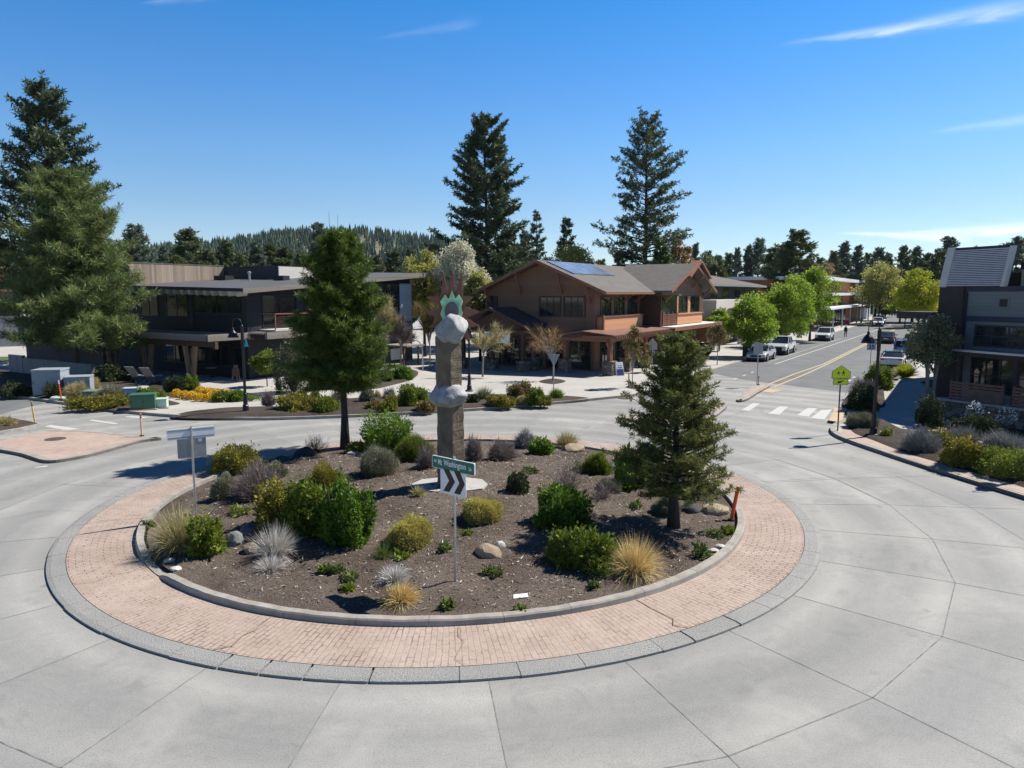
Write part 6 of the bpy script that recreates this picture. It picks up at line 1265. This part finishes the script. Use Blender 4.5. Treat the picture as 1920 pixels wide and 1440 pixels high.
place_broad('lime yellow tree across the street left of the louvred roof', 1725, 502, 600, 46, 104, 85, L_LIME, 70, 15000, .26); place_broad('olive budding willow at the end of the street', 1650, 490, 592, 48, 150, 86, L_OLIVE, 70, 15000, .30); place_broad('dull orange budding tree behind the brick shop', 1548, 486, 560, 24, 190, 87, L_RUST, 30, 4000, .3)
place_broad('lime green tree low behind the far parked cars', 1700, 545, 600, 30, 135, 88, L_SPRING, 40, 6000, .28)
place_broad('pale blossoming tree behind the rusty sunburst', 866, 443, 600, 56, 71, 89, L_BLOSS, 80, 16000, .20, shape=.1); place_broad('yellow green tree left of the pale blossoming tree', 795, 462, 610, 52, 73, 90, L_OLIVE, 60, 10000, .22); place_broad('lime tree between blossoming tree and brown roof', 900, 500, 620, 36, 68, 91, L_OLIVE, 50, 8000, .2)
place_broad('pale yellow green tree behind the brown roof ridge', 1072, 456, 540, 54, 92, 92, L_OLIVE, 60, 9000, .24); place_broad('orange brown budding tree right of the thin ponderosa', 1272, 445, 520, 26, 100, 93, L_RUST, 40, 5000, .24)
place_broad('grey green budding tree above the chimney box', 1320, 470, 530, 24, 130, 94, L_GREY, 30, 4000, .3); place_broad('reddish budding tree at the far left edge', 4, 492, 570, 20, 105, 95, L_RUST, 30, 4000, .25)
x_, y_ = G(1752,742,.15); place_broad('grey green multi stemmed tree in front of the shaded right building', 1757, 588, 690, 52, 39.4, 96, L_GREY, 80, 11000, .12, 4, M_BARKG, 'willow_tree', .2, None, .30, .13, .07)
x_, y_ = G(1188,726,.15); o = place_broad('young slender tree with copper leaves left of the small young pine', 1189, 603, 692, 21, y_, 97, L_COPPER, 40, 3200, .10, 1, M_BARKG, 'young_tree', .35, None, .3, .13, .035); MB().cyl((.25,0,0),(.25,0,1.0),.04).build('stake', M_PERG2, o)
x_, y_ = G(1341,684,.15); place_broad('young copper leaved tree beside the black planter urn', 1349, 602, 656, 22, y_, 98, L_COPPER, 40, 3000, .12, 1, M_BARKG, 'young_tree', .35, None, .3, .13, .04)
place_broad('feathery dark copper shrub tree against the brown building wall', 1212, 640, 690, 16, y_-6, 99, L_COPPER, 20, 1500, .12, 1, M_BARKG, 'young_tree', .35)
def bare_tree(label, px, py, top, halfpx, seed, lean, mt, n=900, name='bare_tree', dens=1.0):
    gx, gy = G(px,py,.15); h = ZAT(top,gy)-.15; rx = halfpx*gy/F; g = random.Random(seed); mb = MB(); o = thing(name, label, 'tree', (gx,gy,.13), 0)
    mb.tube([(0,0,-.1),(.03,0,h*.3),(lean*.2*rx,0,h*.52)], [.075,.06,.05], 8); ends = []
    for k in range(16):
        a = g.uniform(0,6.28); r = rx*g.uniform(.45,1); e = Vector((math.cos(a)*r+lean*rx*.8, math.sin(a)*r*.8, h*g.uniform(.58,1.0))); s = Vector((lean*.1*rx,0,h*g.uniform(.38,.52)))
        mb.tube([s, s.lerp(e,.5)+Vector((0,0,.1*h*g.uniform(-.2,.6))), e], [.035,.022,.008], 5, cap=False); ends += [(s.lerp(e,t), (e-s).normalized()) for t in (.45,.6,.75,.9,1)]
    mb.build('trunk', M_BARKG, o, smooth=True); gg = np.random.default_rng(seed); idx = gg.integers(0,len(ends),n)
    P = np.array([tuple(ends[i][0]) for i in idx]); D = np.array([tuple(ends[i][1]) for i in idx]); D = unit(D+gg.normal(size=D.shape)*.75)
    V = blades(P, D, .65*gg.uniform(.4,1.2,n), .030, -.1, gg, 2); link('crown', quads_mesh('crown', V, gg.uniform(0,1,len(V)), mt), o); return o
bare_tree('bare pale barked young tree leaning left behind the yield sign', 1037, 713, 612, 34, 1, -.7, L_RUST, 700); bare_tree('leafless golden twigged shrub tree under the hanging sign', 905, 706, 604, 42, 2, .2, L_TAN, 2200)
for k,(px,py,top,hp,lb) in enumerate(((722,700,560,24,'tan leafless thicket against the blue clapboard corner'),(752,698,590,28,'grey brown leafless thicket left of the curved lamp'),(806,694,572,26,'rusty leafless thicket behind the basalt column'))): bare_tree(lb, px, py, top, hp, 5+k, 0, (L_TAN, L_TWIG, L_COPPER)[k], 5200, 'bare_thicket')
# weeping evergreen, dark junipers by the dark building
x_, y_ = G(497,724,.15); place_broad('small weeping green shrub tree right of the left street lamp', 494, 655, 702, 28, y_, 120, L_GREEN, 40, 5000, .13, 1, M_BARKD, 'weeping_tree', .1)
# ------------------------------------------------------------------ shrubs: island
leaf, box, ball, twig, brush, sparse = 'leaf','box','ball','twig','brush','sparse'
def isl(label, x0, x1, yt, yb, style, **k): return shrub(k.pop('name','shrub'), label, x0, x1, yt, yb, style, True, **k)
isl('golden green boxwood mound at the left rear of the island', 399, 490, 836, 890, (box, L_GOLD)); isl('small dark twiggy shrub between dark boulder and pine trunk', 566, 618, 803, 852, (sparse, L_DARK), n=120)
isl('largest bright green rounded shrub right of the tall pine trunk', 664, 794, 766, 850, (leaf, L_EMER)); isl('small leafy green sprig at the pine foot', 655, 690, 824, 850, (leaf, L_GREEN))
isl('grey green sage dome before the large bright shrub', 668, 750, 828, 895, (brush, L_SAGE)); isl('olive green dome left of the column', 742, 812, 806, 866, (brush, L_GREEN)); isl('brown twig shrub touching the left of the column', 776, 826, 826, 882, (twig, L_TWIG), n=500)
isl('brown twig shrub on the right of the column', 868, 908, 804, 866, (twig, L_TWIG), n=500); isl('purple brown dome right of the column', 908, 972, 820, 866, (twig, L_TWIG)); isl('grey purple dome at the far rim of the island', 960, 1010, 803, 842, (twig, L_LAV))
isl('small dark green bush at the far rim', 992, 1040, 815, 853, (leaf, L_EMER)); isl('tan grass tuft behind the flat topped boulder', 1036, 1090, 806, 842, ('grass', L_TAN), name='grass_tuft')
isl('fresh green bush left of the emerald bush', 1096, 1146, 836, 892, (brush, L_GREEN)); isl('tall emerald bush half hidden by the young pine', 1146, 1212, 824, 918, (leaf, L_EMER)); isl('dark low bush topped with tan grass in mid island', 946, 994, 884, 926, (box, L_DARK)); isl('tan grass wisp over the dark low bush', 952, 990, 880, 914, ('grass', L_TAN), name='grass_tuft', n=260)
isl('pointed emerald shrub left of the young pine', 988, 1116, 906, 994, (leaf, L_EMER)); isl('broad leathery green shrub nearest the straw grass', 1028, 1158, 980, 1074, (leaf, L_GREEN), hk=1.05); isl('golden straw grass clump in front of the young pine', 1146, 1232, 1000, 1088, ('straw', L_STRAW), name='straw_grass', n=1100)
isl('yellow rabbitbrush right of the chevron plate', 860, 948, 918, 984, (brush, L_YEL)); isl('yellow rabbitbrush left of the sign post', 724, 814, 954, 1032, (brush, L_YEL))
isl('gold olive shrub at the left of the big cluster', 472, 560, 894, 996, (leaf, L_GOLD)); isl('olive green shrub in the middle of the big cluster', 530, 616, 880, 1010, (leaf, L_GREEN)); isl('tan orange twig crown behind the big cluster', 576, 642, 852, 930, (brush, L_GOLD)); isl('vivid green shrub on the right of the big cluster', 598, 710, 876, 1026, (leaf, L_EMER), hk=1.05); isl('low olive sprig in front of the big cluster', 505, 570, 968, 1008, (leaf, L_GOLD))
isl('grey mauve twig shrub behind the big cluster', 432, 534, 868, 940, (twig, L_TWIG), n=1300); isl('olive sage bush left of the mauve twig shrub', 402, 448, 878, 938, (brush, L_SAGE)); isl('pale sage bush right behind the mauve twig shrub', 494, 538, 862, 898, (brush, L_SAGE))
isl('tan ornamental grass clump near the left kerb', 300, 385, 954, 1042, ('grass', L_TAN), name='grass_tuft', n=1500); isl('bright green bush merged with the tan grass near the left kerb', 352, 416, 962, 1048, (leaf, L_GREEN))
isl('upright silver dead grass tuft', 480, 552, 982, 1052, ('grass', L_SILV), name='dead_grass', n=700); isl('flattened silver dead grass fan in front of the upright tuft', 474, 540, 1036, 1078, ('flop', L_SILV), name='dead_grass', n=420, hk=.6)
isl('straw clump lying beside the sign shadow', 712, 792, 1084, 1140, ('flop', L_STRAW), name='straw_grass', n=1100); isl('flattened silver dead grass left of the sign post', 706, 774, 1044, 1098, ('flop', L_SILV), name='dead_grass', n=500, hk=.5)
isl('low sage weed with dry stalks in front of the yellow rabbitbrush', 700, 738, 1012, 1050, ('grass', L_WEED), name='grass_tuft', n=200); isl('grey sage bush behind the young pine trunk', 1222, 1272, 922, 968, (brush, L_SAGE)); isl('purple bare twig shrub behind the pointed emerald shrub', 1028, 1098, 846, 922, (sparse, L_TWIG), n=130); isl('sprawling bare twigs left of the young pine', 1098, 1164, 884, 940, (sparse, L_TWIG), n=110)
isl('low sage clump under the emerald bush', 1118, 1164, 892, 924, (brush, L_SAGE), n=500)
isl('tufted grey grass beside the sculpture shadow', 766, 802, 906, 932, ('grass', L_TAN), name='grass_tuft', n=200)
W_ = [(600,622,1060,1074,'dark weed left of its twin in the front soil'),(622,646,1058,1076,'dark weed right of its twin in the front soil'),(638,674,1072,1090,'dark green weed patch nearest the straw clump'),(640,664,1098,1110,'small weed near the left front kerb'),(822,848,1018,1034,'light green weed left of the sign post'),(905,942,1064,1080,'light green weed right of the sign post foot'),(868,884,994,1004,'tiny bright weed near the right rabbitbrush'),(1296,1330,1010,1046,'green weed bush near the right kerb rubble'),(1322,1354,990,1010,'dark weed below the orange marker post'),(1350,1376,984,1002,'green weed at the right kerb under the orange marker'),(1330,1354,946,966,'bright weed left of the orange marker post'),(828,852,1124,1142,'dark weed at the front kerb'),(966,988,1138,1150,'weed growing out of the front kerb joint'),(270,292,978,990,'weed at the left kerb of the island'),(1106,1122,1088,1104,'tiny bright weed below the leathery shrub'),(430,470,948,966,'rust brown weed left of the big cluster'),(1180,1204,938,954,'tiny grey weed left of the pine trunk'),(1074,1106,862,884,'yellow green weed behind the bare twig shrub'),(736,770,1036,1050,'green weed before the yellow rabbitbrush'),(978,1012,872,888,'olive weed right of the dark low bush')]
for k,(a,c,t,b_,lb) in enumerate(W_): isl(lb, a, c, t, b_, (leaf, L_WEED if k % 3 else L_GREEN), name='weed', n=260, cat='weed')
# mulch litter and dry debris: uncountable
g = np.random.default_rng(5); n = 16000; r = 8.3*np.sqrt(g.uniform(0,1,n)); a = g.uniform(0,6.283,n); X = CX+r*np.cos(a); Y_ = CY+r*np.sin(a)
Z = .155+.36*np.maximum(0,1-(r/8.5)**2)+.035*np.sin(X*2.3+Y_)*np.sin(Y_*1.9-X*.7); P = np.stack([X,Y_,Z],1); D = unit(g.normal(size=(n,3))*np.array([1,1,.18])); V = rhomb(P, D, g.uniform(.05,.16,n), g.uniform(.012,.03,n), g, np.tile([[0,0,1.]],(n,1)))
struct(link('mulch_litter', quads_mesh('mulch_litter', V, g.uniform(0,1,n)**1.6, leafmat('mulch chips', (.05,.04,.033), (.15,.125,.105), (.42,.39,.35), 0))), 'stuff')
# ------------------------------------------------------------------ shrubs: far side
def far(label, x0, x1, yt, yb, style, **k): return shrub(k.pop('name','shrub'), label, x0, x1, yt, yb, style, False, k.pop('z',.2), **k)
far('mottled gold green low shrub right of the left street lamp', 524, 596, 738, 771, (leaf, L_GOLD)); far('clipped pale green mound left of the pine trunk', 590, 636, 744, 773, (ball, L_GREEN)); far('grey brown twig vase beside the left street lamp', 488, 519, 730, 763, (twig, L_TWIG), n=400); far('grey brown twig vase behind the tall pine trunk', 618, 652, 724, 756, (twig, L_TWIG), n=400); far('tuft of fresh green behind the mottled shrub', 582, 600, 734, 750, (leaf, L_GREEN)); far('small fresh green tuft at the path edge', 556, 574, 732, 746, (leaf, L_GREEN))
far('large dark green rounded shrub left of the column boulder', 743, 810, 718, 762, (leaf, L_GREEN)); far('blue green tuft right of the pine trunk in the far bed', 676, 702, 728, 754, (ball, L_SAGE)); far('olive spreading shrub left of the large dark one', 714, 748, 742, 771, (leaf, L_GOLD)); far('rusty low shrub below the column boulder', 778, 816, 750, 772, (leaf, L_COPPER)); far('grey twig bush at the path before the clapboard corner', 716, 744, 724, 748, (twig, L_LAV), n=350); far('low tan cover left in the far bed', 684, 718, 752, 768, (box, L_COPPER))
far('grey green grassy mound right of the column', 888, 926, 724, 750, ('grass', L_GREY), name='grass_tuft', n=500); far('dark low shrub right behind the column', 876, 900, 738, 756, (leaf, L_DARK)); far('olive brown low shrub in the middle of the far bed', 914, 968, 740, 763, (leaf, L_GOLD)); far('brown green dome in the far bed', 951, 998, 716, 750, (leaf, L_COPPER)); far('dark green dome left of the yield sign', 986, 1024, 726, 760, (leaf, L_GREEN)); far('bright green grass mound at the yield sign foot', 1026, 1061, 727, 748, ('grass', L_EMER), name='grass_tuft', n=700); far('tan green shrub at the tip of the far bed', 1004, 1038, 744, 760, (leaf, L_GOLD)); far('pale dry clump before the brown green dome', 968, 990, 742, 758, (brush, L_TAN), n=400)
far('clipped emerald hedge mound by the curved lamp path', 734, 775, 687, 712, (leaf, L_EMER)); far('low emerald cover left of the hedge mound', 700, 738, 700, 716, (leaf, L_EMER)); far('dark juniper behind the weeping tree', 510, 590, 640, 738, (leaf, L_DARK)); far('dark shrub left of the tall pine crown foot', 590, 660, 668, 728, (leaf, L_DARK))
far('tiny brown clump on the lamp side of the far bed', 542, 562, 766, 774, (leaf, L_GOLD), n=200); far('pale twig tuft at the right end of the path bed', 700, 716, 728, 746, (twig, L_TAN), n=200)
# corner bed with utility boxes
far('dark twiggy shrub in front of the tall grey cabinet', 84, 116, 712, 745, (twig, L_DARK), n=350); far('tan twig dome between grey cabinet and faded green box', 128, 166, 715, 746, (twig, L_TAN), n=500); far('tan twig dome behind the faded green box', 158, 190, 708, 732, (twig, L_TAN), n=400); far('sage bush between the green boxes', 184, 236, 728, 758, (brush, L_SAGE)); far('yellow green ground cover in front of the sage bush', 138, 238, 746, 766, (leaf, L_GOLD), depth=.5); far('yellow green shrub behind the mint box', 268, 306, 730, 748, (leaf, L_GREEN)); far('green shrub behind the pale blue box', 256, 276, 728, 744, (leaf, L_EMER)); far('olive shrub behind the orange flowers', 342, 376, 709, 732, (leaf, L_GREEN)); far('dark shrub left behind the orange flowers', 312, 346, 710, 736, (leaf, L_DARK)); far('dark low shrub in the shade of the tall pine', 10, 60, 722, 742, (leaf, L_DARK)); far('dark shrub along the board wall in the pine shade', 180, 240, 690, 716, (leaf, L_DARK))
for k,(px,py,lb) in enumerate(((331,744,'leftmost orange flower mound of the bed'),(347,747,'second orange flower mound from the left'),(362,748,'third orange mound in the front row'),(375,739,'orange mound at the head of the back row'),(391,741,'orange mound second in the back row'),(406,743,'orange mound third in the back row'),(424,745,'orange mound at the right end of the back row'),(376,751,'orange mound in the middle of the front row'),(392,751,'orange mound at the right end of the front row'))):
    far(lb, px-9, px+9, py-13, py, ('mound', L_FLOW), name='flower_mound', n=500, group='orange flower mounds', cat='flowers')
far('green cushion right of the orange flowers, the larger one', 402, 434, 735, 752, (ball, L_GREEN)); far('blue green cushion at the right end of the flower bed', 432, 460, 733, 751, (ball, L_EMER)); far('low green cover at the right tip of the flower bed', 456, 486, 740, 751, (leaf, L_EMER), n=400)
far('dry weed patch on the planted left splitter', -10, 36, 782, 800, ('grass', L_TAN), name='grass_tuft', n=500)
# right corner bed
far('sage yellow shrub between crossing sign and right lamp', 1588, 1638, 766, 804, (brush, L_SAGE), hk=.74, back=.6); far('small leafy green plant right of the right lamp foot', 1652, 1672, 798, 820, (leaf, L_GREEN), hk=.74, back=.6, n=500); far('grey lavender dome, largest of the right bed', 1696, 1758, 804, 852, (twig, L_LAV), hk=.85, back=.55, n=1300); far('shrub with orange new growth behind the grey lavender dome', 1730, 1772, 797, 842, (leaf, L_GOLD), hk=.74, back=.6); far('gold green leafy shrub right of the lavender dome', 1768, 1842, 812, 880, (leaf, L_GOLD), hk=.74, back=.6); far('grey lavender mound behind the gold green shrub', 1772, 1832, 800, 842, (twig, L_LAV), hk=.85, back=.55, n=1200); far('grey lavender mound near the right edge', 1846, 1918, 812, 856, (twig, L_LAV), hk=.85, back=.55, n=1300); far('clipped yellow green boxwood at the right edge', 1838, 1945, 836, 902, (box, L_GREEN), hk=.74, back=.6); far('orange topped shrub in front of the rear lavender mound', 1786, 1830, 816, 850, (leaf, L_FLOW), hk=.74, back=.6, n=500)
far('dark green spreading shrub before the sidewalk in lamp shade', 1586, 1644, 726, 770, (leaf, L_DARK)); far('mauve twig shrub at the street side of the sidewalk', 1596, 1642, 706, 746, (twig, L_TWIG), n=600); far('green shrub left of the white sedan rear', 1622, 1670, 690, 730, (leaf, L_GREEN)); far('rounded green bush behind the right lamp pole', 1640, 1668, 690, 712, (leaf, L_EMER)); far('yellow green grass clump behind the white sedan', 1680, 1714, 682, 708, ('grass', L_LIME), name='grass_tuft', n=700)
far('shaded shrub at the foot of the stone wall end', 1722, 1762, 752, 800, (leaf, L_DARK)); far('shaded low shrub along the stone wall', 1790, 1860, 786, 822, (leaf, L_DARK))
far('white flowering shrub against the dark stone wall', 1812, 1842, 758, 788, ('mound', leafmat('white blossom', (.35,.4,.45), (.6,.64,.7), (.72,.74,.78), .2)), n=170, cat='shrub', z=.6); far('sparse white flowering plant on the stone wall near the right edge', 1872, 1900, 768, 792, ('mound', bpy.data.materials['white blossom']), n=90, cat='shrub', z=.6)


# thin air between here and the wooded hill
t = bpy.data.materials.new('haze air'); t.use_nodes = True; t.node_tree.nodes.clear(); ho = t.node_tree.nodes.new('ShaderNodeOutputMaterial'); hv = t.node_tree.nodes.new('ShaderNodeVolumePrincipled')
hv.inputs['Color'].default_value = (.72,.84,1,1); hv.inputs['Density'].default_value = HAZE; hv.inputs['Anisotropy'].default_value = .2; t.node_tree.links.new(hv.outputs[0], ho.inputs['Volume'])
struct(MB().box(-2600,2600,-260,4200,-1.1,150).build('haze', t), 'stuff')
